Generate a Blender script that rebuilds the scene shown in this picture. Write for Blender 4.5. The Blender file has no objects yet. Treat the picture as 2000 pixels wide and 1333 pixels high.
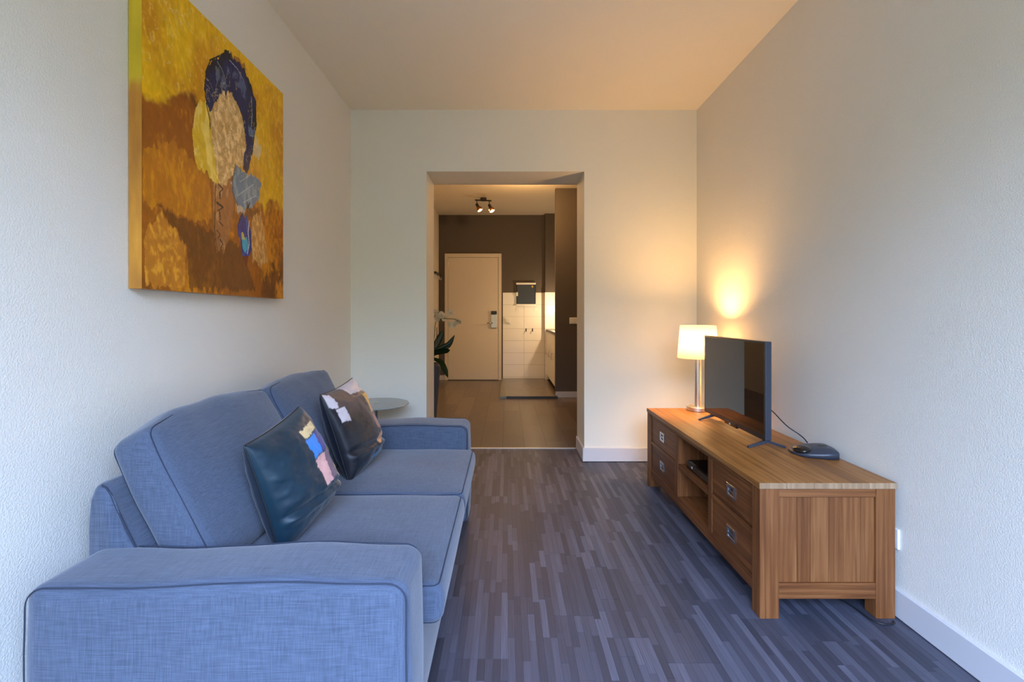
import bpy, bmesh, math, random
import numpy as np
from mathutils import Vector, Matrix, noise as mnoise

random.seed(7)
SC = bpy.context.scene
COL = SC.collection
PI = math.pi

# ------------------------------------------------------------------ camera
F_PX, CX, CY, H = 935.0, 990.0, 616.0, 1.2       # focal length in px, vanishing point, eye height
cam = bpy.data.cameras.new('camera')
cam.sensor_width = 36.0
cam.lens = F_PX / 2000.0 * 36.0
cam.shift_x = (1000.0 - CX) / 2000.0
cam.shift_y = -(666.5 - CY) / 2000.0
cam.clip_start = 0.02
camo = bpy.data.objects.new('camera', cam)
camo.location = (0, 0, H)
camo.rotation_euler = (PI / 2, 0, 0)
COL.objects.link(camo)
SC.camera = camo

# ------------------------------------------------------------------ exposure, world, lights
vs = SC.view_settings
vs.view_transform = 'Standard'
vs.look = 'None'
vs.gamma = 1.0
vs.use_curve_mapping = False
vs.exposure = 0.0

SKY_STRENGTH = 29.0
world = bpy.data.worlds.new('world')
SC.world = world
world.use_nodes = True
wn, wl = world.node_tree.nodes, world.node_tree.links
wn.clear()
w_out = wn.new('ShaderNodeOutputWorld')
w_bg = wn.new('ShaderNodeBackground')
w_tc = wn.new('ShaderNodeTexCoord')
w_sep = wn.new('ShaderNodeSeparateXYZ')
w_map = wn.new('ShaderNodeMapRange')
w_map.inputs[1].default_value = -1.0
w_map.inputs[2].default_value = 1.0
w_ramp = wn.new('ShaderNodeValToRGB')
re_ = w_ramp.color_ramp.elements
re_[0].position = 0.0
re_[0].color = (0.042, 0.040, 0.034, 1)       # courtyard paving and shrubs
re_[1].position = 1.0
re_[1].color = (0.36, 0.57, 1.10, 1)
e = re_.new(0.50); e.color = (0.052, 0.058, 0.042, 1)   # garden trees up to about fifteen degrees
e = re_.new(0.59); e.color = (0.095, 0.115, 0.085, 1)
e = re_.new(0.675); e.color = (0.50, 0.68, 1.09, 1)
wl.new(w_tc.outputs['Generated'], w_sep.inputs[0])
wl.new(w_sep.outputs['Z'], w_map.inputs[0])
wl.new(w_map.outputs[0], w_ramp.inputs[0])
wl.new(w_ramp.outputs[0], w_bg.inputs[0])
w_bg.inputs[1].default_value = SKY_STRENGTH
wl.new(w_bg.outputs[0], w_out.inputs[0])

def light(name, kind, loc, energy, color, size=0.05, rot=(0, 0, 0), **kw):
    l = bpy.data.lights.new(name, kind)
    l.energy = energy
    l.color = color
    if kind in ('POINT', 'SPOT'):
        l.shadow_soft_size = size
    for k, v in kw.items():
        setattr(l, k, v)
    o = bpy.data.objects.new(name, l)
    o.location = loc
    o.rotation_euler = rot
    COL.objects.link(o)
    return o

WIN = (-0.85, 1.34, 0.10, 2.66)     # window opening in the wall behind the camera: x0, x1, z0, z1
YF = -0.55                          # inner face of that wall
# daylight comes in through the window: a portal guides the sampling of the sky
p = light('window_portal', 'AREA', ((WIN[0] + WIN[1]) / 2, YF - 0.16, (WIN[2] + WIN[3]) / 2), 1, (1, 1, 1),
          rot=(PI / 2, 0, 0), shape='RECTANGLE', size=1.0)
p.data.size = WIN[1] - WIN[0]
p.data.size_y = WIN[3] - WIN[2]
p.data.cycles.is_portal = True

WARM = (1.0, 0.55, 0.20)
LAMP = (1.327, 3.30, 0.539)
LAMP_POWER, SPOT_POWER, HALL_POWER, KITCHEN_POWER = 44.0, 36.0, 42.0, 24.0

# ------------------------------------------------------------------ helpers
def px(x, y, Y):
    """image point at depth Y -> world (used to measure the photograph)"""
    return Vector(((x - CX) * Y / F_PX, Y, H + (CY - y) * Y / F_PX))

def at_z(x, y, z):
    Y = (H - z) * F_PX / (y - CY)
    return Vector(((x - CX) * Y / F_PX, Y, z))

ROOT = {}

def tag(o, label=None, cat=None, group=None, kind=None):
    if label: o['label'] = label
    if cat: o['category'] = cat
    if group: o['group'] = group
    if kind: o['kind'] = kind
    return o

def thing(name, label, cat, loc=(0, 0, 0), group=None, matrix=None):
    o = bpy.data.objects.new(name, None)
    o.empty_display_size = 0.05
    COL.objects.link(o)
    if matrix is not None:
        o.matrix_world = matrix
    else:
        o.location = loc
    ROOT[o.name] = Vector(loc)
    tag(o, label, cat, group)
    return o

def obj(name, bm, mat, parent=None, smooth=False, local=False, kind=None, label=None):
    """links a bmesh as ONE object; world coordinates are shifted to the parent's base unless local"""
    off = Vector((0, 0, 0))
    if parent is not None and not local:
        off = ROOT.get(parent.name, Vector((0, 0, 0)))
        if off.length > 0:
            bmesh.ops.translate(bm, verts=bm.verts, vec=-off)
    bmesh.ops.recalc_face_normals(bm, faces=bm.faces)
    me = bpy.data.meshes.new(name)
    bm.to_mesh(me)
    bm.free()
    if smooth:
        me.polygons.foreach_set('use_smooth', [True] * len(me.polygons))
    o = bpy.data.objects.new(name, me)
    if mat: me.materials.append(mat)
    COL.objects.link(o)
    if parent is not None:
        o.parent = parent
    ROOT[o.name] = off if not local else Vector((0, 0, 0))
    if kind: o['kind'] = kind
    if label: o['label'] = label
    return o

def bx(bm, x0, x1, y0, y1, z0, z1, bev=0.0, seg=1):
    g = bmesh.ops.create_cube(bm, size=1.0)
    vs_ = g['verts']
    for v in vs_:
        v.co = Vector(((x0 + x1) / 2 + v.co.x * (x1 - x0), (y0 + y1) / 2 + v.co.y * (y1 - y0), (z0 + z1) / 2 + v.co.z * (z1 - z0)))
    if bev > 0:
        es = list({e for v in vs_ for e in v.link_edges})
        bmesh.ops.bevel(bm, geom=es, offset=bev, segments=seg, affect='EDGES', profile=0.5)
    return bm

def box(*a, **k):
    return bx(bmesh.new(), *a, **k)

def tube(bm, pts, r, n=8, closed=False, radii=None, caps=True):
    pts = [Vector(p) for p in pts]
    m = len(pts)
    rings = []
    up = None
    for i, p in enumerate(pts):
        if closed:
            t = pts[(i + 1) % m] - pts[i - 1]
        else:
            t = pts[min(i + 1, m - 1)] - pts[max(i - 1, 0)]
        t.normalize()
        if up is None:
            up = Vector((0, 0, 1)) if abs(t.z) < 0.9 else Vector((1, 0, 0))
        a = (up - t * up.dot(t)).normalized()
        up = a
        b = t.cross(a)
        rr = radii[i] if radii else r
        rings.append([bm.verts.new(p + (a * math.cos(2 * PI * k / n) + b * math.sin(2 * PI * k / n)) * rr) for k in range(n)])
    for i in range(m if closed else m - 1):
        A, B = rings[i], rings[(i + 1) % m]
        for k in range(n):
            bm.faces.new((A[k], A[(k + 1) % n], B[(k + 1) % n], B[k]))
    if not closed and caps:
        bm.faces.new(rings[0][::-1])
        bm.faces.new(rings[-1])
    return bm

def lathe(bm, prof, c=(0, 0, 0), n=32, closed=False):
    """prof: list of (r, z); revolved around z at c"""
    rings = []
    for r, z in prof:
        if r < 1e-6:
            rings.append([bm.verts.new((c[0], c[1], c[2] + z))])
        else:
            rings.append([bm.verts.new((c[0] + r * math.cos(2 * PI * k / n), c[1] + r * math.sin(2 * PI * k / n), c[2] + z)) for k in range(n)])
    m = len(rings)
    for i in range(m if closed else m - 1):
        A, B = rings[i], rings[(i + 1) % m]
        for k in range(n):
            k2 = (k + 1) % n
            if len(A) == 1 and len(B) == 1: continue
            if len(A) == 1: bm.faces.new((A[0], B[k2], B[k]))
            elif len(B) == 1: bm.faces.new((A[k], A[k2], B[0]))
            else: bm.faces.new((A[k], A[k2], B[k2], B[k]))
    return bm

def spline(pts, n=10):
    """Catmull-Rom through the points"""
    P = [Vector(p) for p in pts]
    P = [P[0] * 2 - P[1]] + P + [P[-1] * 2 - P[-2]]
    out = []
    for i in range(1, len(P) - 2):
        for k in range(n):
            t = k / n
            a, b, c, d = P[i - 1], P[i], P[i + 1], P[i + 2]
            out.append(0.5 * (2 * b + (c - a) * t + (2 * a - 5 * b + 4 * c - d) * t * t + (3 * b - a - 3 * c + d) * t ** 3))
    out.append(P[-2])
    return out

def ax_coords(h, r, k, m):
    c = [-h + r * (1 - math.cos(PI / 2 * i / k)) if False else -h + r * i / k for i in range(k)]
    inner = [-(h - r) + 2 * (h - r) * i / m for i in range(m + 1)]
    return c + inner + [-v for v in c[::-1]]

def puff(size, r, bulge=(0, 0, 0), segs=(10, 10, 10), k=4, fn=None, rz=None):
    """soft rounded box centred on the origin; bulge per axis; fn(v) -> v shapes it further"""
    bm = bmesh.new()
    h = [s / 2 for s in size]
    rr = r if isinstance(r, (tuple, list)) else (r, r, r)
    cs = [ax_coords(h[i], rr[i], k, segs[i]) for i in range(3)]
    cache = {}
    def vert(p):
        key = tuple(round(c, 6) for c in p)
        if key in cache: return cache[key]
        q = [max(-(h[i] - rr[i]), min(h[i] - rr[i], p[i])) for i in range(3)]
        d = [(p[i] - q[i]) / rr[i] for i in range(3)]
        l = math.sqrt(sum(x * x for x in d))
        mx = max(abs(x) for x in d)
        if l > 1e-9:
            d = [x / l * mx for x in d]
        v = Vector([q[i] + d[i] * rr[i] for i in range(3)])
        u = [max(-1, min(1, v[i] / h[i])) for i in range(3)]
        for i in range(3):
            j, l2 = (i + 1) % 3, (i + 2) % 3
            if bulge[i]:
                v[i] += bulge[i] * u[i] * (1 - abs(u[j]) ** 2.4) * (1 - abs(u[l2]) ** 2.4)
        if fn: v = fn(v, u)
        cache[key] = bm.verts.new(v)
        return cache[key]
    for i in range(3):
        j, l2 = (i + 1) % 3, (i + 2) % 3
        for s in (-1, 1):
            A, B = cs[j], cs[l2]
            for a in range(len(A) - 1):
                for b in range(len(B) - 1):
                    ps = []
                    for (aa, bb) in ((a, b), (a + 1, b), (a + 1, b + 1), (a, b + 1)):
                        q = [0, 0, 0]
                        q[i] = s * h[i]; q[j] = A[aa]; q[l2] = B[bb]
                        ps.append(vert(q))
                    if len(set(ps)) == 4:
                        try: bm.faces.new(ps if s > 0 else ps[::-1])
                        except ValueError: pass
    return bm

def rrect(hu, hv, r, n=6, m=8):
    """closed rounded rectangle outline as (u, v) pairs"""
    out = []
    for cx, cy, a0 in ((hu - r, hv - r, 0), (-(hu - r), hv - r, PI / 2), (-(hu - r), -(hv - r), PI), (hu - r, -(hv - r), 1.5 * PI)):
        for i in range(n + 1):
            a = a0 + PI / 2 * i / n
            out.append((cx + r * math.cos(a), cy + r * math.sin(a)))
    full = []
    for i, p_ in enumerate(out):
        q = out[(i + 1) % len(out)]
        full.append(p_)
        L = math.hypot(q[0] - p_[0], q[1] - p_[1])
        if L > 0.08:
            for k in range(1, m):
                full.append((p_[0] + (q[0] - p_[0]) * k / m, p_[1] + (q[1] - p_[1]) * k / m))
    return full

# ------------------------------------------------------------------ materials
def new_mat(name):
    m = bpy.data.materials.new(name)
    m.use_nodes = True
    nt = m.node_tree
    return m, nt, nt.nodes, nt.links, nt.nodes['Principled BSDF']

def plain(name, col, rough=0.5, metal=0.0, spec=0.5, coat=0.0, var=0.05):
    m, nt, N, L, b = new_mat(name)
    b.inputs['Base Color'].default_value = (*col, 1)
    b.inputs['Roughness'].default_value = rough
    b.inputs['Metallic'].default_value = metal
    b.inputs['Specular IOR Level'].default_value = spec
    if coat: b.inputs['Coat Weight'].default_value = coat
    # a breath of unevenness so that no surface is dead flat
    tc = N.new('ShaderNodeTexCoord')
    nz = N.new('ShaderNodeTexNoise'); nz.inputs['Scale'].default_value = 14
    mr = N.new('ShaderNodeMapRange')
    mr.inputs[3].default_value = max(0.015, rough - var); mr.inputs[4].default_value = min(1, rough + var)
    L.new(tc.outputs['Object'], nz.inputs['Vector'])
    L.new(nz.outputs['Fac'], mr.inputs[0])
    L.new(mr.outputs[0], b.inputs['Roughness'])
    return m

def geo_pos(N):
    g = N.new('ShaderNodeNewGeometry')
    return g.outputs['Position']

def plaster(name, col, scale=85, strength=0.35, rough=0.75, dist=0.004):
    m, nt, N, L, b = new_mat(name)
    b.inputs['Roughness'].default_value = rough
    b.inputs['Specular IOR Level'].default_value = 0.3
    P = geo_pos(N)
    n1 = N.new('ShaderNodeTexNoise'); n1.inputs['Scale'].default_value = scale; n1.inputs['Detail'].default_value = 2.5
    n2 = N.new('ShaderNodeTexNoise'); n2.inputs['Scale'].default_value = 1.3; n2.inputs['Detail'].default_value = 3
    L.new(P, n1.inputs['Vector']); L.new(P, n2.inputs['Vector'])
    r = N.new('ShaderNodeValToRGB')
    r.color_ramp.elements[0].position = 0.3; r.color_ramp.elements[1].position = 0.7
    r.color_ramp.elements[0].color = (*[c * 0.97 for c in col], 1)
    r.color_ramp.elements[1].color = (*col, 1)
    L.new(n2.outputs['Fac'], r.inputs[0])
    L.new(r.outputs[0], b.inputs['Base Color'])
    bu = N.new('ShaderNodeBump'); bu.inputs['Strength'].default_value = strength; bu.inputs['Distance'].default_value = dist
    mr = N.new('ShaderNodeMapRange'); mr.inputs[1].default_value = 0.35; mr.inputs[2].default_value = 0.65
    L.new(n1.outputs['Fac'], mr.inputs[0])
    L.new(mr.outputs[0], bu.inputs['Height'])
    L.new(bu.outputs[0], b.inputs['Normal'])
    return m

def wood(name, axis, c_dark, c_mid, c_light, rough=0.5, k=1.0, spread=0.20):
    """grain runs along axis (0,1,2); tone differs from piece to piece"""
    m, nt, N, L, b = new_mat(name)
    b.inputs['Roughness'].default_value = rough
    b.inputs['Specular IOR Level'].default_value = 0.35
    P = geo_pos(N)
    oi = N.new('ShaderNodeObjectInfo')
    add = N.new('ShaderNodeVectorMath'); add.operation = 'ADD'
    mul = N.new('ShaderNodeVectorMath'); mul.operation = 'MULTIPLY'
    sc = [75.0 * k] * 3; sc[axis] = 2.2 * k
    mul.inputs[1].default_value = sc
    cmb = N.new('ShaderNodeMath'); cmb.operation = 'MULTIPLY'; cmb.inputs[1].default_value = 40
    L.new(oi.outputs['Random'], cmb.inputs[0])
    L.new(P, mul.inputs[0])
    L.new(mul.outputs[0], add.inputs[0]); L.new(cmb.outputs[0], add.inputs[1])
    n1 = N.new('ShaderNodeTexNoise'); n1.inputs['Scale'].default_value = 1.0; n1.inputs['Detail'].default_value = 5; n1.inputs['Distortion'].default_value = 0.6
    L.new(add.outputs[0], n1.inputs['Vector'])
    n2 = N.new('ShaderNodeTexNoise'); n2.inputs['Scale'].default_value = 4; n2.inputs['Detail'].default_value = 2
    L.new(P, n2.inputs['Vector'])
    ma = N.new('ShaderNodeMath'); ma.operation = 'MULTIPLY_ADD'
    ma.inputs[1].default_value = spread; L.new(oi.outputs['Random'], ma.inputs[0])
    L.new(n1.outputs['Fac'], ma.inputs[2])
    mb = N.new('ShaderNodeMath'); mb.operation = 'MULTIPLY_ADD'; mb.inputs[1].default_value = 0.3
    L.new(n2.outputs['Fac'], mb.inputs[0]); L.new(ma.outputs[0], mb.inputs[2])
    r = N.new('ShaderNodeValToRGB')
    r.color_ramp.elements[0].position = 0.42; r.color_ramp.elements[0].color = (*c_dark, 1)
    r.color_ramp.elements[1].position = 1.1 if False else 1.0; r.color_ramp.elements[1].color = (*c_light, 1)
    e = r.color_ramp.elements.new(0.75); e.color = (*c_mid, 1)
    L.new(mb.outputs[0], r.inputs[0])
    L.new(r.outputs[0], b.inputs['Base Color'])
    bu = N.new('ShaderNodeBump'); bu.inputs['Strength'].default_value = 0.15; bu.inputs['Distance'].default_value = 0.002
    L.new(n1.outputs['Fac'], bu.inputs['Height']); L.new(bu.outputs[0], b.inputs['Normal'])
    return m

def linen(name, c0, c1, rough=0.9):
    m, nt, N, L, b = new_mat(name)
    b.inputs['Roughness'].default_value = rough
    b.inputs['Specular IOR Level'].default_value = 0.15
    b.inputs['Sheen Weight'].default_value = 0.25
    b.inputs['Sheen Roughness'].default_value = 0.5
    tc = N.new('ShaderNodeTexCoord')
    acc = None
    g = N.new('ShaderNodeNewGeometry')
    sep = N.new('ShaderNodeSeparateXYZ'); L.new(g.outputs['True Normal'], sep.inputs[0])
    for ax in range(3):
        mul = N.new('ShaderNodeVectorMath'); mul.operation = 'MULTIPLY'
        s = [360.0] * 3; s[ax] = 16.0
        mul.inputs[1].default_value = s
        L.new(tc.outputs['Object'], mul.inputs[0])
        n = N.new('ShaderNodeTexNoise'); n.inputs['Scale'].default_value = 1; n.inputs['Detail'].default_value = 1.5
        L.new(mul.outputs[0], n.inputs['Vector'])
        ab = N.new('ShaderNodeMath'); ab.operation = 'ABSOLUTE'; L.new(sep.outputs[ax], ab.inputs[0])
        inv = N.new('ShaderNodeMath'); inv.operation = 'SUBTRACT'; inv.inputs[0].default_value = 1.0; L.new(ab.outputs[0], inv.inputs[1])
        ce = N.new('ShaderNodeMath'); ce.operation = 'SUBTRACT'; ce.inputs[1].default_value = 0.5; L.new(n.outputs['Fac'], ce.inputs[0])
        mm = N.new('ShaderNodeMath'); mm.operation = 'MULTIPLY'; L.new(ce.outputs[0], mm.inputs[0]); L.new(inv.outputs[0], mm.inputs[1])
        if acc is None: acc = mm.outputs[0]
        else:
            a = N.new('ShaderNodeMath'); a.operation = 'ADD'
            L.new(acc, a.inputs[0]); L.new(mm.outputs[0], a.inputs[1]); acc = a.outputs[0]
    big = N.new('ShaderNodeTexNoise'); big.inputs['Scale'].default_value = 4; big.inputs['Detail'].default_value = 2
    L.new(tc.outputs['Object'], big.inputs['Vector'])
    a = N.new('ShaderNodeMath'); a.operation = 'MULTIPLY_ADD'; a.inputs[1].default_value = 0.25
    L.new(big.outputs['Fac'], a.inputs[0]); L.new(acc, a.inputs[2])
    r = N.new('ShaderNodeValToRGB')
    mr = N.new('ShaderNodeMapRange'); mr.inputs[1].default_value = -0.26; mr.inputs[2].default_value = 0.50
    L.new(a.outputs[0], mr.inputs[0]); L.new(mr.outputs[0], r.inputs[0])
    r.color_ramp.elements[0].color = (*c0, 1); r.color_ramp.elements[1].color = (*c1, 1)
    L.new(r.outputs[0], b.inputs['Base Color'])
    bu = N.new('ShaderNodeBump'); bu.inputs['Strength'].default_value = 0.25; bu.inputs['Distance'].default_value = 0.0015
    L.new(acc, bu.inputs['Height']); L.new(bu.outputs[0], b.inputs['Normal'])
    return m

def strip_floor(name, cols, rough, spec, ax=1, scale=(60, 5)):
    """tone per strip: object random + island random; fine grain along y"""
    m, nt, N, L, b = new_mat(name)
    b.inputs['Specular IOR Level'].default_value = spec
    oi = N.new('ShaderNodeObjectInfo')
    g = N.new('ShaderNodeNewGeometry')
    a = N.new('ShaderNodeMath'); a.operation = 'ADD'
    L.new(oi.outputs['Random'], a.inputs[0]); L.new(g.outputs['Random Per Island'], a.inputs[1])
    fr = N.new('ShaderNodeMath'); fr.operation = 'FRACT'; L.new(a.outputs[0], fr.inputs[0])
    mul = N.new('ShaderNodeVectorMath'); mul.operation = 'MULTIPLY'
    mul.inputs[1].default_value = (scale[0] * 4, scale[1], 10)
    L.new(g.outputs['Position'], mul.inputs[0])
    n = N.new('ShaderNodeTexNoise'); n.inputs['Scale'].default_value = 1; n.inputs['Detail'].default_value = 3
    L.new(mul.outputs[0], n.inputs['Vector'])
    ma = N.new('ShaderNodeMath'); ma.operation = 'MULTIPLY_ADD'; ma.inputs[1].default_value = 0.5
    sub = N.new('ShaderNodeMath'); sub.operation = 'MULTIPLY_ADD'; sub.inputs[1].default_value = 0.46; sub.inputs[2].default_value = 0.0
    L.new(fr.outputs[0], sub.inputs[0])
    L.new(n.outputs['Fac'], ma.inputs[0]); L.new(sub.outputs[0], ma.inputs[2])
    r = N.new('ShaderNodeValToRGB')
    els = r.color_ramp.elements
    els[0].position = cols[0][0]; els[0].color = (*cols[0][1], 1)
    els[1].position = cols[-1][0]; els[1].color = (*cols[-1][1], 1)
    for p_, c in cols[1:-1]:
        e = els.new(p_); e.color = (*c, 1)
    L.new(ma.outputs[0], r.inputs[0]); L.new(r.outputs[0], b.inputs['Base Color'])
    mr = N.new('ShaderNodeMapRange'); mr.inputs[3].default_value = rough - 0.06; mr.inputs[4].default_value = rough + 0.08
    L.new(n.outputs['Fac'], mr.inputs[0]); L.new(mr.outputs[0], b.inputs['Roughness'])
    bu = N.new('ShaderNodeBump'); bu.inputs['Strength'].default_value = 0.12; bu.inputs['Distance'].default_value = 0.001
    L.new(n.outputs['Fac'], bu.inputs['Height']); L.new(bu.outputs[0], b.inputs['Normal'])
    return m

def attr_mat(name, rough=0.6, spec=0.4, bump=0.0, bscale=120, sheen=0.0):
    """flat print / paint: colour from the mesh's 'paint' attribute"""
    m, nt, N, L, b = new_mat(name)
    a = N.new('ShaderNodeAttribute'); a.attribute_name = 'paint'
    L.new(a.outputs['Color'], b.inputs['Base Color'])
    b.inputs['Roughness'].default_value = rough
    b.inputs['Specular IOR Level'].default_value = spec
    b.inputs['Sheen Weight'].default_value = sheen
    if bump:
        tc = N.new('ShaderNodeTexCoord')
        n = N.new('ShaderNodeTexNoise'); n.inputs['Scale'].default_value = bscale; n.inputs['Detail'].default_value = 4
        L.new(tc.outputs['Object'], n.inputs['Vector'])
        bu = N.new('ShaderNodeBump'); bu.inputs['Strength'].default_value = bump; bu.inputs['Distance'].default_value = 0.003
        L.new(n.outputs['Fac'], bu.inputs['Height']); L.new(bu.outputs[0], b.inputs['Normal'])
    return m

def emit(name, col, s):
    m, nt, N, L, b = new_mat(name)
    b.inputs['Base Color'].default_value = (*col, 1)
    b.inputs['Emission Color'].default_value = (*col, 1)
    b.inputs['Emission Strength'].default_value = s
    return m

M = {}
M['wall'] = plaster('cream_plaster', (0.80, 0.77, 0.69), scale=185, strength=0.27, dist=0.0025)
M['wall_smooth'] = plaster('cream_paint', (0.80, 0.77, 0.66), scale=150, strength=0.08)
M['ceiling'] = plaster('ceiling_paint', (0.86, 0.78, 0.62), scale=60, strength=0.2)
M['hall_dark'] = plaster('taupe_paint', (0.105, 0.088, 0.078), scale=150, strength=0.06, rough=0.6)
M['hall_light'] = plaster('hall_cream_paint', (0.72, 0.66, 0.56), scale=150, strength=0.08)
M['white_trim'] = plain('white_lacquer', (0.60, 0.59, 0.60), 0.35)
M['door'] = plain('door_paint', (0.66, 0.60, 0.52), 0.4)
M['tile'] = plain('white_glazed_tile', (0.82, 0.79, 0.74), 0.16)
M['grout'] = plain('tile_grout', (0.55, 0.50, 0.44), 0.9)
M['white_plastic'] = plain('white_plastic', (0.82, 0.81, 0.78), 0.35)
M['black_plastic'] = plain('black_plastic', (0.014, 0.015, 0.018), 0.38)
M['blue_plastic'] = plain('slate_plastic', (0.035, 0.042, 0.060), 0.32)
M['screen'] = plain('screen_glass', (0.006, 0.006, 0.007), 0.025, spec=0.6, var=0.008)
M['gloss_black'] = plain('gloss_black', (0.008, 0.007, 0.006), 0.06, spec=0.6)
M['steel'] = plain('brushed_steel', (0.66, 0.62, 0.56), 0.40, metal=1)
M['chrome'] = plain('chrome', (0.52, 0.52, 0.55), 0.26, metal=1)
M['dark_metal'] = plain('dark_metal', (0.02, 0.016, 0.013), 0.4)
M['grey_glass'] = plain('grey_tabletop', (0.30, 0.33, 0.33), 0.22)
M['threshold'] = plain('threshold_metal', (0.70, 0.66, 0.60), 0.35, metal=0.7)
M['pot'] = plain('anthracite_pot', (0.075, 0.080, 0.096), 0.5)
M['soil'] = plain('bark_soil', (0.03, 0.02, 0.014), 0.95)
M['leaf'] = plain('orchid_leaf', (0.018, 0.045, 0.014), 0.35)
M['stem'] = plain('orchid_stem', (0.10, 0.11, 0.03), 0.5)
M['stick'] = plain('support_stick', (0.20, 0.10, 0.05), 0.6)
M['petal'] = plain('orchid_petal', (0.78, 0.76, 0.66), 0.6)
M['petal_core'] = plain('orchid_lip', (0.60, 0.50, 0.12), 0.6)
M['copper'] = plain('copper_shade', (0.45, 0.20, 0.07), 0.3, metal=1)
M['bulb'] = emit('bulb_glow', (1.0, 0.72, 0.40), 7)
M['sticker'] = plain('yellow_sticker', (0.75, 0.55, 0.03), 0.6)
M['led'] = plain('silver_dot', (0.6, 0.6, 0.62), 0.3)
M['platform'] = plain('platform_vinyl', (0.15, 0.115, 0.085), 0.25)
M['edge'] = plain('edge_metal', (0.20, 0.19, 0.16), 0.35, metal=0.3)
M['seam'] = plain('seam_thread', (0.022, 0.030, 0.052), 0.9)
M['linen'] = linen('blue_grey_linen', (0.046, 0.060, 0.090), (0.092, 0.116, 0.170))
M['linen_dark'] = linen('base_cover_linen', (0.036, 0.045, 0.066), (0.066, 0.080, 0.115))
TEAK = ((0.072, 0.021, 0.005), (0.172, 0.058, 0.0150), (0.262, 0.103, 0.032))
M['wood_x'] = wood('teak_across', 0, *TEAK)
M['wood_y'] = wood('teak_along', 1, *TEAK)
M['wood_z'] = wood('teak_upright', 2, *TEAK)
M['wood_top'] = wood('teak_top', 1, (0.125, 0.046, 0.010), (0.285, 0.118, 0.026), (0.41, 0.195, 0.056), rough=0.42)
M['wood_end'] = wood('teak_end_grain', 2, (0.20, 0.11, 0.055), (0.32, 0.20, 0.11), (0.44, 0.30, 0.18), k=0.6)
M['strip'] = strip_floor('strip_vinyl', [(0.0, (0.022, 0.023, 0.032)), (0.35, (0.048, 0.050, 0.068)), (0.65, (0.085, 0.087, 0.116)), (1.0, (0.185, 0.188, 0.235))], 0.46, 0.3)
M['hall_plank'] = strip_floor('hall_vinyl', [(0.0, (0.080, 0.060, 0.046)), (0.5, (0.124, 0.095, 0.075)), (1.0, (0.185, 0.145, 0.116))], 0.30, 0.5, scale=(25, 2))
M['joint'] = plain('floor_joint', (0.03, 0.027, 0.028), 0.8)
M['canvas_back'] = plain('canvas_back', (0.5, 0.42, 0.3), 0.9)
M['paint'] = attr_mat('oil_paint', 0.45, 0.4, bump=0.5, bscale=55)
M['satin'] = attr_mat('satin_print', 0.42, 0.4, bump=0.08, bscale=500, sheen=0.15)

m, nt, N, L, b = new_mat('lamp_fabric')
N.remove(b)
o_ = [n for n in N if n.type == 'OUTPUT_MATERIAL'][0]
d_ = N.new('ShaderNodeBsdfDiffuse'); d_.inputs[0].default_value = (0.86, 0.80, 0.70, 1)
t_ = N.new('ShaderNodeBsdfTranslucent'); t_.inputs[0].default_value = (0.98, 0.95, 0.86, 1)
mx = N.new('ShaderNodeMixShader'); mx.inputs[0].default_value = 0.86
L.new(d_.outputs[0], mx.inputs[1]); L.new(t_.outputs[0], mx.inputs[2]); L.new(mx.outputs[0], o_.inputs[0])
M['shade'] = m

# ------------------------------------------------------------------ the room
XL, XR = -1.280, 1.556
YB, YB2 = 3.923, 4.307
ZC = 2.883
OX0, OX1, OZ = -0.659, 0.634, 2.379      # opening to the hall
HXL, HXR, HY, HZ = -1.257, 1.75, 8.835, 3.05

def struct(name, bm, mat, parent=None, smooth=False):
    return obj(name, bm, mat, parent, smooth=smooth, kind=None if parent else 'structure')

struct('wall_left', box(XL - 0.15, XL, YF - 0.2, YB2 - 0.001, 0, ZC), M['wall'])
struct('wall_right', box(XR, XR + 0.15, YF - 0.2, YB2 - 0.001, 0, ZC), M['wall'])
def solid_with_opening(x0, x1, z0, z1, ya, yb, a0, a1, b0, b1):
    """one continuous wall slab with a rectangular hole (b0 <= z0: the hole reaches the floor)"""
    bm = bmesh.new()
    door = b0 <= z0 + 1e-6
    xs = [x0, a0, a1, x1]
    zs = [z0, b1, z1] if door else [z0, b0, b1, z1]
    hole = 0 if door else 1
    vv = {}
    for s, y in enumerate((ya, yb)):
        for i, x in enumerate(xs):
            for k, z in enumerate(zs):
                vv[i, k, s] = bm.verts.new((x, y, z))
    nz = len(zs) - 1
    cells = [(i, k) for i in range(3) for k in range(nz) if not (i == 1 and k == hole)]
    for (i, k) in cells:
        for s in (0, 1):
            bm.faces.new([vv[i, k, s], vv[i + 1, k, s], vv[i + 1, k + 1, s], vv[i, k + 1, s]])
        for (di, dk, a, b_) in ((-1, 0, (i, k), (i, k + 1)), (1, 0, (i + 1, k), (i + 1, k + 1)), (0, -1, (i, k), (i + 1, k)), (0, 1, (i, k + 1), (i + 1, k + 1))):
            if (i + di, k + dk) not in cells:
                bm.faces.new([vv[a[0], a[1], 0], vv[b_[0], b_[1], 0], vv[b_[0], b_[1], 1], vv[a[0], a[1], 1]])
    return bm
struct('wall_back', solid_with_opening(XL, XR, 0, ZC, YB, YB2, OX0, OX1, 0, OZ), M['wall_smooth'])
struct('wall_front', solid_with_opening(XL, XR, 0, ZC, YF - 0.2, YF, WIN[0], WIN[1], WIN[2], WIN[3]), M['wall'])
struct('ceiling', box(XL - 0.15, XR + 0.15, YF - 0.2, YB2 - 0.001, ZC, ZC + 0.15), M['ceiling'])

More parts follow.
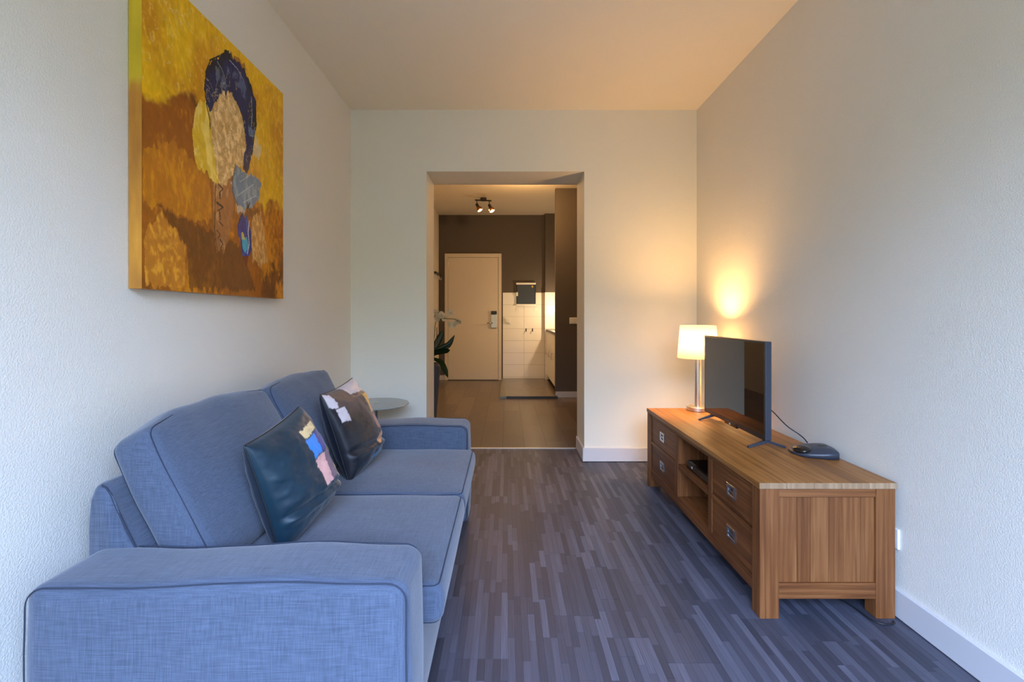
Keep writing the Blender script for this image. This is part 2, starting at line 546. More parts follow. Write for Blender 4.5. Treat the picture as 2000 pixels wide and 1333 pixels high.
# window behind the camera: frame with one mullion
wf = thing('window_1', None, None, (0.1, YF - 0.1, WIN[2])); wf['kind'] = 'structure'
bm = bmesh.new()
t = 0.05
bx(bm, WIN[0], WIN[1], YF - 0.13, YF - 0.07, WIN[2], WIN[2] + t)
bx(bm, WIN[0], WIN[1], YF - 0.13, YF - 0.07, WIN[3] - t, WIN[3])
bx(bm, WIN[0], WIN[0] + t, YF - 0.13, YF - 0.07, WIN[2] + t, WIN[3] - t)
bx(bm, WIN[1] - t, WIN[1], YF - 0.13, YF - 0.07, WIN[2] + t, WIN[3] - t)
obj('window_frame', bm, M['white_trim'], wf)
obj('mullion', box(0.07, 0.13, YF - 0.13, YF - 0.07, WIN[2] + t, WIN[3] - t), M['white_trim'], wf)

gm, gnt, gN, gL, gb = new_mat('window_glass')
gN.remove(gb)
go_ = [n for n in gN if n.type == 'OUTPUT_MATERIAL'][0]
g1 = gN.new('ShaderNodeBsdfTransparent'); g2 = gN.new('ShaderNodeBsdfGlossy'); g2.inputs['Roughness'].default_value = 0.02
g3 = gN.new('ShaderNodeMixShader'); g3.inputs[0].default_value = 0.05
gL.new(g1.outputs[0], g3.inputs[1]); gL.new(g2.outputs[0], g3.inputs[2]); gL.new(g3.outputs[0], go_.inputs[0])
for xa, xb in ((WIN[0] + t, 0.07), (0.13, WIN[1] - t)):
    obj('pane', box(xa, xb, YF - 0.104, YF - 0.098, WIN[2] + t, WIN[3] - t), gm, wf)

# baseboards
def board(name, *a):
    return struct(name, box(*a, bev=0.002), M['white_trim'])
BH = 0.113
board('baseboard_right', XR - 0.014, XR, YF, YB - 0.001, 0.004, BH)
board('baseboard_back', OX1 - 0.0135, XR - 0.0145, YB - 0.014, YB, 0.004, BH)
board('baseboard_opening_right', OX1 - 0.014, OX1, YB, YB2 - 0.005, 0.004, BH)
board('baseboard_back_left', XL + 0.001, OX0 + 0.0135, YB - 0.014, YB, 0.004, BH)
board('baseboard_opening_left', OX0, OX0 + 0.014, YB, YB2 - 0.005, 0.004, BH)
board('baseboard_left', XL, XL + 0.014, YF, YB - 0.015, 0.004, BH)

# floor of the room: slab + strips
floor = struct('floor', box(XL - 0.15, XR + 0.15, YF - 0.2, YB2, -0.12, -0.0005), M['joint'])
SW = 0.0262
def unit_piece():
    bm = bmesh.new()
    bx(bm, -0.5, 0.5, -0.5, 0.5, -1, 0)
    bmesh.ops.delete(bm, geom=[f for f in bm.faces if f.normal.z < -0.5], context='FACES')
    return bm
strips = []
x = XL
ci = 0
rows = [-0.55 + 0.5 * i for i in range(11)]
while x < XR - 0.001:
    x1 = min(x + SW, XR)
    y = YF - random.random() * 0.4
    cell = ci // 7
    off = (cell * 0.37) % 0.5
    while y < YB2:
        L_ = random.choice([0.16, 0.24, 0.32, 0.40, 0.48])
        y1 = y + L_
        for r_ in rows:                       # strips break at the ends of the vinyl planks they belong to
            rb = r_ + off
            if y + 0.05 < rb < y1 - 0.0:
                y1 = rb; break
        strips.append((x, x1, max(y, YF), min(y1, YB2)))
        y = y1
    x = x1; ci += 1
strips = [s for s in strips if s[3] - s[2] > 0.01 and not (s[2] > YB and not (OX0 + 0.01 < (s[0] + s[1]) / 2 < OX1 - 0.01))]
def seen(s):
    xm, ym = (s[0] + s[1]) / 2, (s[2] + s[3]) / 2
    if ym < 1.60: return False
    ix = CX + xm * F_PX / ym
    return -0.24 < xm < (1.02 if ym > 1.88 else 1.5) and ix < 1998
vis = sorted([s for s in strips if seen(s)], key=lambda s: s[2])
own = set(vis[:298])
gap = 0.0007
me_strip = None
for s in vis[:298]:
    if me_strip is None:
        o = obj('floor_strip', unit_piece(), M['strip'], floor)
        me_strip = o.data
    else:
        o = bpy.data.objects.new('floor_strip', me_strip); COL.objects.link(o); o.parent = floor
    o.location = ((s[0] + s[1]) / 2, (s[2] + s[3]) / 2, 0.0)
    o.scale = (s[1] - s[0] - gap, s[3] - s[2] - gap, 0.002)
bm = bmesh.new()
for s in strips:
    if s in own: continue
    q = [bm.verts.new((a, b_, 0.0)) for a, b_ in ((s[0] + gap / 2, s[2] + gap / 2), (s[1] - gap / 2, s[2] + gap / 2), (s[1] - gap / 2, s[3] - gap / 2), (s[0] + gap / 2, s[3] - gap / 2))]
    q2 = [bm.verts.new((v.co.x, v.co.y, -0.0005)) for v in q]
    bm.faces.new(q)
    for i in range(4):
        bm.faces.new((q[i], q2[i], q2[(i + 1) % 4], q[(i + 1) % 4]))
obj('floor_strip_field', bm, M['strip'], floor, kind='stuff')
struct('trim_1', box(OX0 + 0.015, OX1 - 0.015, YB2 - 0.012, YB2 + 0.016, -0.001, 0.006, bev=0.002), M['threshold'])

# ------------------------------------------------------------------ the hall behind
struct('wall_hall_left', box(HXL - 0.12, HXL, YB2, HY, 0, HZ), M['hall_light'])
struct('wall_hall_right', box(HXR, HXR + 0.12, YB2, HY, 0, HZ), M['hall_dark'])
wall_hall = struct('wall_hall_back', box(HXL - 0.12, HXR + 0.12, HY, HY + 0.12, 0, HZ), M['hall_dark'])
struct('ceiling_hall', box(HXL - 0.12, HXR + 0.12, YB2, HY + 0.12, HZ, HZ + 0.12), M['hall_light'])
struct('wall_hall_front', solid_with_opening(HXL - 0.12, HXR + 0.12, 0, HZ, YB2, YB2 + 0.02, OX0, OX1, 0, OZ), M['hall_light'])
PX0, PY = 0.708, 6.97
struct('wall_pillar', box(PX0, HXR, PY, PY + 0.10, 0, HZ), M['hall_dark'])
struct('baseboard_pillar', box(PX0, HXR, PY - 0.014, PY, 0.001, 0.088, bev=0.002), M['white_trim'])
DUCT_Y, DX0 = 8.70, 0.698
duct = struct('wall_duct', box(DX0, HXR, DUCT_Y, HY, 0.0, HZ), M['hall_dark'])
struct('baseboard_hall_back', box(HXL, -1.150, HY - 0.012, HY, 0.001, 0.09, bev=0.002), M['white_trim'])

hall_floor = struct('floor_hall', box(HXL - 0.12, HXR + 0.12, YB2 + 0.001, HY + 0.12, -0.12, -0.0005), M['joint'])
me_pl = None
pw, pl = 0.203, 1.22
ncol = int((HXR - HXL) / pw) + 1
for c in range(ncol):
    xa = HXL + c * pw; xb = min(xa + pw, HXR)
    if xb - xa < 0.02: continue
    y = YB2 + 0.016 - [0.15, 0.75, 0.35, 1.0, 0.55][c % 5]
    while y < HY:
        ya, yb = max(y, YB2 + 0.016), min(y + pl, HY)
        y += pl
        if yb - ya < 0.02: continue
        if me_pl is None:
            o = obj('floor_plank', unit_piece(), M['hall_plank'], hall_floor); me_pl = o.data
        else:
            o = bpy.data.objects.new('floor_plank', me_pl); COL.objects.link(o); o.parent = hall_floor
        o.location = ((xa + xb) / 2, (ya + yb) / 2, 0)
        o.scale = (xb - xa - 0.0018, yb - ya - 0.0018, 0.002)
# raised kitchen floor with a metal edge strip
pf = struct('floor_kitchen', box(-0.098, HXR, 6.86, HY - 0.001, 0.0, 0.032, bev=0.003) if False else box(-0.098, PX0 + 0.02, 6.875, HY - 0.011, 0.0005, 0.034), M['platform'])
obj('edge_strip', box(-0.10, -0.008, 6.870, HY - 0.011, 0.0005, 0.037, bev=0.001), M['edge'], pf)
obj('front_edge', box(-0.008, PX0 + 0.02, 6.868, 6.876, 0.0005, 0.0345), M['dark_metal'], pf)

# wall tiles of the kitchen corner: every tile its own piece
TZ = 1.616
TX0, TX1 = -0.075, DX0
th, tw = 0.2215, 0.397
me_t = None
def put_tile(parent, x0, x1, z0, z1, yface):
    global me_t
    if me_t is None:
        bm = bmesh.new()
        bx(bm, -0.5, 0.5, 0, 1, -0.5, 0.5)
        o = obj('wall_tile', bm, M['tile'], parent); me_t = o.data
    else:
        o = bpy.data.objects.new('wall_tile', me_t); COL.objects.link(o); o.parent = parent
    o.location = ((x0 + x1) / 2, yface, (z0 + z1) / 2)
    o.scale = (x1 - x0 - 0.004, 0.0095, z1 - z0 - 0.004)
    return o
obj('grout_bed', box(TX0, TX1, HY - 0.004, HY, 0.034, TZ), M['grout'], wall_hall)
obj('grout_bed', box(DX0, HXR, DUCT_Y - 0.004, DUCT_Y, 0.034, TZ), M['grout'], duct)
z1 = TZ
while z1 > 0.05:
    z0 = max(z1 - th, 0.034)
    jx = 0.317
    put_tile(wall_hall, jx - tw + 0.005, jx, z0, z1, HY - 0.0105)
    put_tile(wall_hall, jx, TX1, z0, z1, HY - 0.0105)
    for k in range(3):
        xa = DX0 - 0.008 + k * tw; xb = min(xa + tw, HXR)
        if xb - xa > 0.03: put_tile(duct, xa, xb, z0, z1, DUCT_Y - 0.0105)
    z1 = z0

# entry door
dr = thing('door_1', None, None, (-0.63, HY, 0)); dr['kind'] = 'structure'
def dz(yp): return H + (CY - yp) * HY / F_PX
def dxx(xp): return (xp - CX) * HY / F_PX
fx0, fx1, fz = dxx(869), dxx(979.5), dz(496)
lx0, lx1, lz = dxx(875.5), dxx(973), dz(504)
bm = bmesh.new()
bx(bm, fx0, lx0 - 0.004, HY - 0.035, HY - 0.0005, 0.001, fz, bev=0.003)
bx(bm, lx1 + 0.004, fx1, HY - 0.035, HY - 0.0005, 0.001, fz, bev=0.003)
bx(bm, lx0 - 0.004, lx1 + 0.004, HY - 0.035, HY - 0.0005, lz + 0.004, fz, bev=0.003)
obj('door_frame', bm, M['door'], dr)
leaf = obj('door_leaf', box(lx0, lx1, HY - 0.028, HY - 0.0005, 0.012, lz, bev=0.002), M['door'], dr)
obj('door_gap_shade', box(lx0, lx1, HY - 0.03, HY - 0.001, 0.001, 0.011), M['dark_metal'], dr)  # dark strip standing in for the shade under the leaf
for zc in (dz(516), dz(690)):
    bm = bmesh.new(); tube(bm, [(lx0 - 0.002, HY - 0.036, zc - 0.06), (lx0 - 0.002, HY - 0.036, zc + 0.06)], 0.009)
    obj('hinge', bm, M['steel'], dr)
kx0, kx1 = dxx(959), dxx(970.5)
lock = obj('lock_plate', box(kx0, kx1, HY - 0.055, HY - 0.029, dz(641), dz(614.5), bev=0.006), M['steel'], dr)
obj('card_reader', box(kx0 + 0.002, kx1 - 0.002, HY - 0.060, HY - 0.029, dz(614), dz(608), bev=0.006), M['black_plastic'], lock)
bm = bmesh.new()
tube(bm, [(dxx(962), HY - 0.05, dz(631)), (dxx(962), HY - 0.095, dz(631)), (dxx(960), HY - 0.10, dz(631)), (dxx(951), HY - 0.10, dz(631.3))], 0.011, n=8)
obj('door_handle', bm, M['chrome'], lock, smooth=True)

# ------------------------------------------------------------------ hall things
# meter cabinet on the tiled wall
yw = HY - 0.0115
t_ = thing('meter_cabinet', 'dark glass-fronted cabinet with yellow sticker high on tiled wall', 'cabinet', (dxx(1027), yw, dz(598)))
obj('housing', box(dxx(1008.5), dxx(1046), yw - 0.035, yw, dz(597), dz(554), bev=0.004), M['black_plastic'], t_)
obj('cabinet_door', box(dxx(1010), dxx(1044.5), yw - 0.042, yw - 0.0345, dz(594), dz(556.5), bev=0.003), M['blue_plastic'], t_)
obj('frame_rail', box(dxx(1008), dxx(1046.3), yw - 0.044, yw - 0.02, dz(556.5), dz(553), bev=0.003), M['white_plastic'], t_, label='white top rail')
obj('frame_rail', box(dxx(1008), dxx(1046.3), yw - 0.044, yw - 0.02, dz(598), dz(594.5), bev=0.003), M['white_plastic'], t_, label='white bottom rail')
obj('latch', box(dxx(1008), dxx(1011.5), yw - 0.050, yw - 0.034, dz(579), dz(571.5), bev=0.003), M['white_plastic'], t_, label='white latch')
bm = bmesh.new()
c = (dxx(1039.5), yw - 0.0437, dz(560.5))
vsx = [bm.verts.new((c[0] + 0.022 * math.sin(a), c[1], c[2] + 0.022 * math.cos(a))) for a in (0, 2 * PI / 3, 4 * PI / 3)]
vsy = [bm.verts.new((v.co.x, v.co.y + 0.0015, v.co.z)) for v in vsx]
bm.faces.new(vsx); bm.faces.new(vsy[::-1])
for i in range(3): bm.faces.new((vsx[i], vsy[i], vsy[(i + 1) % 3], vsx[(i + 1) % 3]))
obj('sticker', bm, M['sticker'], t_, label='yellow triangular sticker')

def plate(name, label, cat, x0, x1, z0, z1, y, d=0.012, group=None, rocker=True):
    t = thing(name, label, cat, ((x0 + x1) / 2, y, z0), group)
    obj('cover_plate', box(x0, x1, y - d * 0.6, y, z0, z1, bev=0.002), M['white_plastic'], t)
    if rocker:
        obj('rocker', box(x0 + (x1 - x0) * 0.22, x1 - (x1 - x0) * 0.22, y - d * 1.6, y - d * 0.55, z0 + (z1 - z0) * 0.2, z1 - (z1 - z0) * 0.2, bev=0.002), M['white_plastic'], t)
    return t
plate('light_switch', 'white wall switch on the tiles right of the entry door', 'switch', dxx(985), dxx(997), dz(633), dz(620), yw, d=0.028)
def pxx(xp): return (xp - CX) * PY / F_PX
def pz(yp): return H + (CY - yp) * PY / F_PX
t_ = thing('light_switch', 'wide white switch plate on the dark taupe wall', 'switch', (pxx(1121), PY, pz(633)))
obj('cover_plate', box(pxx(1112), pxx(1138), PY - 0.009, PY, pz(633), pz(620.5), bev=0.002), M['white_plastic'], t_)
for a, b_ in ((1113.5, 1124.2), (1125, 1136.5)):
    obj('rocker', box(pxx(a), pxx(b_), PY - 0.015, PY - 0.008, pz(631.5), pz(622), bev=0.002), M['white_plastic'], t_)
for i, (xp, lab) in enumerate(((1027.5, 'left of two dark hooks on the tiles under the cabinet'), (1040, 'right of two dark hooks on the tiles under the cabinet'))):
    t_ = thing('wall_hook', lab, 'hook', (dxx(xp), yw, dz(648)), group='hooks on the tiled wall')
    x = dxx(xp)
    obj('hook_plate', box(x - 0.010, x + 0.010, yw - 0.008, yw, dz(646), dz(642), bev=0.003), M['dark_metal'], t_)
    bm = bmesh.new(); tube(bm, spline([(x, yw - 0.006, dz(644)), (x, yw - 0.03, dz(646.3)), (x, yw - 0.04, dz(648)), (x, yw - 0.052, dz(646.5))], 5), 0.007, n=6)
    obj('prong', bm, M['dark_metal'], t_, smooth=True)
for xp, lab in ((1011, 'left small white socket cover just below the meter cabinet'), (1047, 'right small white socket cover just below the meter cabinet')):
    plate('socket_cover', lab, 'socket', dxx(xp - 3.5), dxx(xp + 3.5), dz(608), dz(601), yw, d=0.01, group='socket covers on the tiles', rocker=False)

# coat rack on the hall's left wall
z_r = 1.93
t_ = thing('coat_rack', 'narrow dark coat rack on the cream wall left of the entry door', 'rack', (HXL, 8.4, z_r))
obj('rail', box(HXL, HXL + 0.05, 8.18, 8.80, z_r - 0.012, z_r + 0.02, bev=0.003), M['dark_metal'], t_)
for yy in (8.30, 8.50, 8.70):
    bm = bmesh.new(); tube(bm, spline([(HXL + 0.025, yy, z_r), (HXL + 0.03, yy, z_r - 0.07), (HXL + 0.055, yy, z_r - 0.085), (HXL + 0.07, yy, z_r - 0.05)], 4), 0.006, n=6)
    obj('peg', bm, M['steel'], t_, smooth=True, label='steel peg')

# kitchen unit and worktop
kx = 0.722
t_ = thing('kitchen_cabinet', 'white base cabinet unit standing in the tiled kitchen corner', 'cabinet', (1.0, 7.9, 0.034))
obj('carcass', box(kx + 0.02, 1.30, 7.09, 8.68, 0.12, 0.905), M['white_plastic'], t_)
obj('plinth', box(kx + 0.05, 1.28, 7.09, 8.68, 0.035, 0.12), M['black_plastic'], t_)
for i, (ya, yb) in enumerate(((7.09, 7.622), (7.626, 8.15), (8.154, 8.68))):
    d = obj('cabinet_door', box(kx, kx + 0.02, ya + 0.002, yb - 0.002, 0.122, 0.90, bev=0.002), M['white_plastic'], t_)
    bm = bmesh.new()
    ym = yb - 0.10
    tube(bm, [(kx + 0.002, ym, 0.60), (kx - 0.025, ym, 0.60), (kx - 0.025, ym, 0.50), (kx + 0.002, ym, 0.50)], 0.006, n=6)
    obj('door_handle', bm, M['steel'], d, smooth=True)
tag(obj('worktop', box(kx - 0.012, 1.32, 7.09, 8.685, 0.906, 0.945, bev=0.003), M['dark_metal']), 'dark kitchen worktop lying on the white base cabinet', 'worktop')

# ceiling spots
sy = 7.55
def sx_(xp, y=sy): return (xp - CX) * y / F_PX
def sz_(yp, y=sy): return H + (CY - yp) * y / F_PX
t_ = thing('ceiling_spotlight', 'black bar spotlight with two copper heads under hall ceiling', 'lamp', (sx_(944), sy, HZ))
bm = bmesh.new(); lathe(bm, [(0.0, 0), (0.05, 0), (0.05, -0.035), (0.046, -0.045), (0.0, -0.045)], (sx_(944), sy, HZ), 20)
obj('ceiling_mount', bm, M['black_plastic'], t_)
pA = Vector((sx_(928), sy, sz_(391))); pB = Vector((sx_(960), sy - 0.1, sz_(395.5)))
bm = bmesh.new(); tube(bm, [pA, pB], 0.011, n=8)
obj('bar', bm, M['black_plastic'], t_)
for q, dirv in ((pA + (pB - pA) * 0.1, Vector((0.45, -0.25, -0.85))), (pA + (pB - pA) * 0.87, Vector((0.4, -0.3, -0.85)))):
    dirv.normalize()
    bm = bmesh.new(); k0 = q + Vector((0, 0, -0.005)); k1 = q + Vector((0.002, 0, -0.07))
    tube(bm, [k0, k1], 0.007, n=6)
    arm = obj('arm', bm, M['black_plastic'], t_)
    R = dirv.to_track_quat('Z', 'Y').to_matrix().to_4x4()
    bm = bmesh.new(); lathe(bm, [(0.0, -0.01), (0.022, -0.01), (0.024, 0.03), (0.018, 0.045), (0, 0.045)], (0, 0, 0), 12)
    bm.transform(Matrix.Translation(k1) @ R); obj('socket', bm, M['black_plastic'], t_)
    bm = bmesh.new(); lathe(bm, [(0.022, 0.035), (0.040, 0.075), (0.048, 0.12), (0.045, 0.12), (0.037, 0.075), (0.019, 0.037)], (0, 0, 0), 16, closed=True)
    bm.transform(Matrix.Translation(k1) @ R); hd = obj('lamp_head', bm, M['copper'], t_, smooth=True, label='copper lamp head')
    bm = bmesh.new(); lathe(bm, [(0.0, 0.05), (0.018, 0.05), (0.034, 0.08), (0.041, 0.112), (0.0, 0.116)], (0, 0, 0), 14)
    bm.transform(Matrix.Translation(k1) @ R); obj('bulb', bm, M['bulb'], hd, smooth=True)
    light('spot_beam', 'SPOT', k1 + dirv * 0.135, SPOT_POWER, WARM, 0.03, rot=dirv.to_track_quat('-Z', 'Y').to_euler(), spot_size=math.radians(150), spot_blend=0.8)
# bare point light high in the hall, no fixture modelled; strip light over the worktop
light('hall_point_light', 'POINT', (0.25, 6.3, 2.75), HALL_POWER, WARM, 0.08)
light('worktop_lamp', 'POINT', (0.875, 8.25, 1.30), KITCHEN_POWER, (1.0, 0.70, 0.40), 0.02)

# orchid in a tall pot
oc = Vector((-0.862, 4.95, 0))
t_ = thing('potted_orchid', 'white orchid in a tall anthracite floor pot behind the opening', 'plant', oc)
bm = bmesh.new()
lathe(bm, [(0.0, 0.0), (0.115, 0.0), (0.135, 0.15), (0.175, 0.66), (0.178, 0.70), (0.165, 0.70), (0.155, 0.62), (0.0, 0.60)], oc, 32)
obj('pot', bm, M['pot'], t_, smooth=True)
bm = bmesh.new(); lathe(bm, [(0.0, 0.685), (0.08, 0.68), (0.158, 0.665)], oc, 20)
obj('soil', bm, M['soil'], t_)
def strap(bm, pts, w, fold=0.25):
    P = spline(pts, 6); n = len(P)
    L_, C_, R_ = [], [], []
    for i, q in enumerate(P):
        t = (P[min(i + 1, n - 1)] - P[max(i - 1, 0)]).normalized()
        side = t.cross(Vector((0, 1, 0.45)))
        if side.length < 0.2: side = Vector((0.2, 1, 0))
        side.normalize()
        up = side.cross(t).normalized()
        f = i / (n - 1)
        ww = w * min(1, 0.35 + 2.2 * f) * (1 - max(0, (f - 0.6) / 0.4) ** 2) + 0.002
        L_.append(bm.verts.new(q - side * ww + up * ww * fold)); R_.append(bm.verts.new(q + side * ww + up * ww * fold))
        C_.append(bm.verts.new(q))
    for i in range(n - 1):
        bm.faces.new((L_[i], C_[i], C_[i + 1], L_[i + 1])); bm.faces.new((C_[i], R_[i], R_[i + 1], C_[i + 1]))
    r = bmesh.ops.solidify(bm, geom=bm.faces[:], thickness=0.003)
    return bm
base = oc + Vector((0.03, 0, 0.68))
def op(xp, yp, y=4.95): return px(xp, yp, y)
for pts, w in (
    ([op(838, 705), op(846, 690), op(862, 682), op(876, 674), op(888, 655)], 0.034),
    ([op(838, 705), op(846, 692, 4.9), op(858, 688, 4.88), op(872, 686, 4.86), op(879, 684, 4.86)], 0.030),
    ([op(840, 702), op(850, 678), op(859, 660), op(866, 645)], 0.032),
    ([op(842, 700, 4.85), op(860, 708, 4.83), op(868, 722, 4.82), op(875, 738, 4.82)], 0.028),
    ([op(826, 702), op(818, 680), op(806, 668), op(795, 662)], 0.033),
    ([op(826, 704, 4.98), op(812, 690, 5.1), op(800, 684, 5.2)], 0.032)):
    bm = bmesh.new(); strap(bm, pts, w)
    obj('leaf', bm, M['leaf'], t_, smooth=True)
for pts in (
    [op(840, 704), op(848, 660), op(851, 630), op(860, 622), op(874, 623), op(888, 624), op(899, 630)],
    [op(832, 704, 5.0), op(836, 650, 5.02), op(846, 622, 5.0), op(856, 612, 4.98), op(861, 603, 4.96)]):
    bm = bmesh.new(); tube(bm, spline(pts, 6), 0.004, n=6)
    obj('stem', bm, M['stem'], t_, smooth=True)
bm = bmesh.new(); tube(bm, [op(847, 704), op(853, 656), op(853, 640)], 0.004, n=6)
obj('support_stick', bm, M['stick'], t_)
bm = bmesh.new(); tube(bm, [op(861, 603, 4.96), op(864, 588, 4.96), op(866, 576, 4.96)], 0.002, n=5)
obj('stem_tip', bm, M['stem'], t_)
def flower(c, nrm, s):
    R = Vector(nrm).normalized().to_track_quat('Z', 'Y').to_matrix().to_4x4()
    bm = bmesh.new()
    for k in range(5):
        a = 2 * PI * k / 5 + 0.3
        w = 0.62 if k % 2 else 0.42
        pts = [(0, 0, 0)] + [(s * (0.5 + 0.5 * math.cos(u)), s * w * math.sin(u), s * 0.18 * (0.5 + 0.5 * math.cos(u))) for u in (2.3, 1.6, 0.9, 0, -0.9, -1.6, -2.3)]
        ca, sa = math.cos(a), math.sin(a)
        vv = [bm.verts.new((x * ca - y * sa, x * sa + y * ca, z + 0.001 * k)) for x, y, z in pts]
        bm.faces.new(vv)
    bmesh.ops.solidify(bm, geom=bm.faces[:], thickness=0.0015)
    bm.transform(Matrix.Translation(c) @ R)
    f = obj('flower', bm, M['petal'], t_)
    bm = bmesh.new(); lathe(bm, [(0, 0), (s * 0.16, s * 0.05), (s * 0.12, s * 0.25), (0, s * 0.32)], (0, 0, 0), 8)
    bm.transform(Matrix.Translation(c) @ R)
    obj('lip', bm, M['petal_core'], f, smooth=True)
for xp, yp, y, nv, s in ((880, 612, 4.95, (0.3, -1, 0.1), 0.038), (886, 634, 4.93, (-0.1, -1, -0.3), 0.042), (893, 628, 4.97, (0.7, -0.8, 0), 0.034),
                         (878, 633, 4.97, (-0.5, -0.8, -0.2), 0.034), (862, 616, 4.95, (0.2, -1, 0.2), 0.042), (855, 622, 4.92, (-0.4, -1, 0), 0.040),
                         (851, 611, 4.99, (0, -1, 0.4), 0.036), (868, 622, 4.98, (0.3, -0.9, -0.4), 0.034), (898, 630, 4.95, (0.9, -0.5, 0), 0.022)):
    flower(op(xp, yp, y), nv, s)

# ------------------------------------------------------------------ sofa
SX0, SX1 = -1.13, -0.232
sofa = thing('sofa', 'blue-grey linen two-seat sofa standing along the left wall', 'sofa', (-0.68, 2.01, 0.0))
obj('sofa_base', puff((0.87, 1.62, 0.33), 0.012, segs=(6, 10, 4), k=2).__class__ and (lambda b: (bmesh.ops.translate(b, verts=b.verts, vec=(-0.688, 2.014, 0.185)), b)[1])(puff((0.87, 1.66, 0.33), 0.012, segs=(6, 10, 4), k=2)), M['linen_dark'], sofa, smooth=True)

def armrest(y0, y1, outer, x1):
    sx, sy_, sz = x1 - SX0, y1 - y0, 0.555
    c = Vector(((SX0 + x1) / 2, (y0 + y1) / 2, 0.018 + sz / 2))
    def fn(v, u):
        # the top dips a little towards the back and the cover sags between the ends
        if u[2] > 0:
            v.z += u[2] * (0.006 * u[0] - 0.010 * max(0, -u[0] - 0.2) + 0.004 * math.sin(u[0] * 5.1))
        v += Vector((0.004, 0.004, 0.002)) * mnoise.noise(v * 6)
        return v
    bm = puff((sx, sy_, sz), (0.045, 0.030, 0.035), bulge=(0.012, 0.008, 0.006), segs=(20, 8, 14), k=5, fn=fn)
    bmesh.ops.translate(bm, verts=bm.verts, vec=c)
    a = obj('armrest', bm, M['linen'], sofa, smooth=True)
    # seams around both faces of the arm
    for s in (-1, 1):
        path = []
        for (u_, w_) in rrect(sx / 2 - 0.004, sz / 2 - 0.003, 0.045):
            v = Vector((u_, s * (sy_ / 2 - 0.007), w_))
            uu = [v.x / (sx / 2), v.y / (sy_ / 2), v.z / (sz / 2)]
            v = fn(v, uu)
            path.append(c + v)
        bm = bmesh.new(); tube(bm, path, 0.0018, n=6, closed=True)
        obj('seam', bm, M['seam'], a, smooth=True)
    return a
armrest(1.113, 1.325, -1, SX1)
armrest(2.700, 2.915, 1, -0.222)

# backrest wedge
bm = bmesh.new()
prof = [(-1.140, 0.02), (-1.146, 0.45), (-1.146, 0.64), (-1.140, 0.70), (-1.128, 0.728), (-1.12, 0.736), (-1.105, 0.736), (-1.092, 0.728), (-1.080, 0.71), (-1.068, 0.68),
        (-1.04, 0.62), (-1.00, 0.54), (-0.945, 0.46), (-0.93, 0.36), (-0.92, 0.02)]
ys = [1.303, 1.309, 1.33] + [1.4 + i * 0.1 for i in range(13)] + [2.68, 2.705, 2.711]
rings = []
for i, y in enumerate(ys):
    ins = {0: 0.010, 1: 0.003, len(ys) - 1: 0.010, len(ys) - 2: 0.003}.get(i, 0)
    cxp, czp = -1.04, 0.4
    rings.append([bm.verts.new((x + (ins if x < cxp else -ins), y, z - (ins if z > 0.6 else 0) + 0.002 * mnoise.noise(Vector((x * 5, y * 5, z * 5))))) for x, z in prof])
for a, b_ in zip(rings, rings[1:]):
    for k in range(len(prof)):
        bm.faces.new((a[k], a[(k + 1) % len(prof)], b_[(k + 1) % len(prof)], b_[k]))
bm.faces.new(rings[0]); bm.faces.new(rings[-1][::-1])
br = obj('backrest', bm, M['linen'], sofa, smooth=True)
bm = bmesh.new(); tube(bm, [(x + 0.001, 1.305, z) for x, z in prof[6:]], 0.0026, n=6)
obj('seam', bm, M['seam'], br, smooth=True)

# seat cushions
def seat(y0, y1):
    sx, sy_, sz = 0.770, y1 - y0, 0.115
    c = Vector((-0.572, (y0 + y1) / 2, 0.391))
    def fn(v, u):
        if u[0] > 0.5:                      # waterfall front, fuller in the middle and reaching lower
            v.x += 0.012 * (1 - u[2] ** 2) * (u[0] - 0.5) * 2
        v.z += 0.004 * mnoise.noise(v * 5 + Vector((0, y0, 0)))
        return v
    bm = puff((sx, sy_, sz), (0.03, 0.022, 0.022), bulge=(0.0, 0.0, 0.014), segs=(14, 14, 5), k=4, fn=fn)
    bmesh.ops.translate(bm, verts=bm.verts, vec=c)
    s = obj('seat_cushion', bm, M['linen'], sofa, smooth=True)
    for zz in (1, -1):
        path = []
        for (u_, w_) in rrect(sx / 2 - 0.006, sy_ / 2 - 0.005, 0.022):
            v = Vector((u_, w_, zz * (sz / 2 - 0.006)))
            v = fn(v, [v.x / (sx / 2), v.y / (sy_ / 2), v.z / (sz / 2)])
            path.append(c + v)
        bm = bmesh.new(); tube(bm, path, 0.0018, n=6, closed=True)
        obj('seam', bm, M['seam'], s, smooth=True)
seat(1.335, 2.008)
seat(2.014, 2.692)

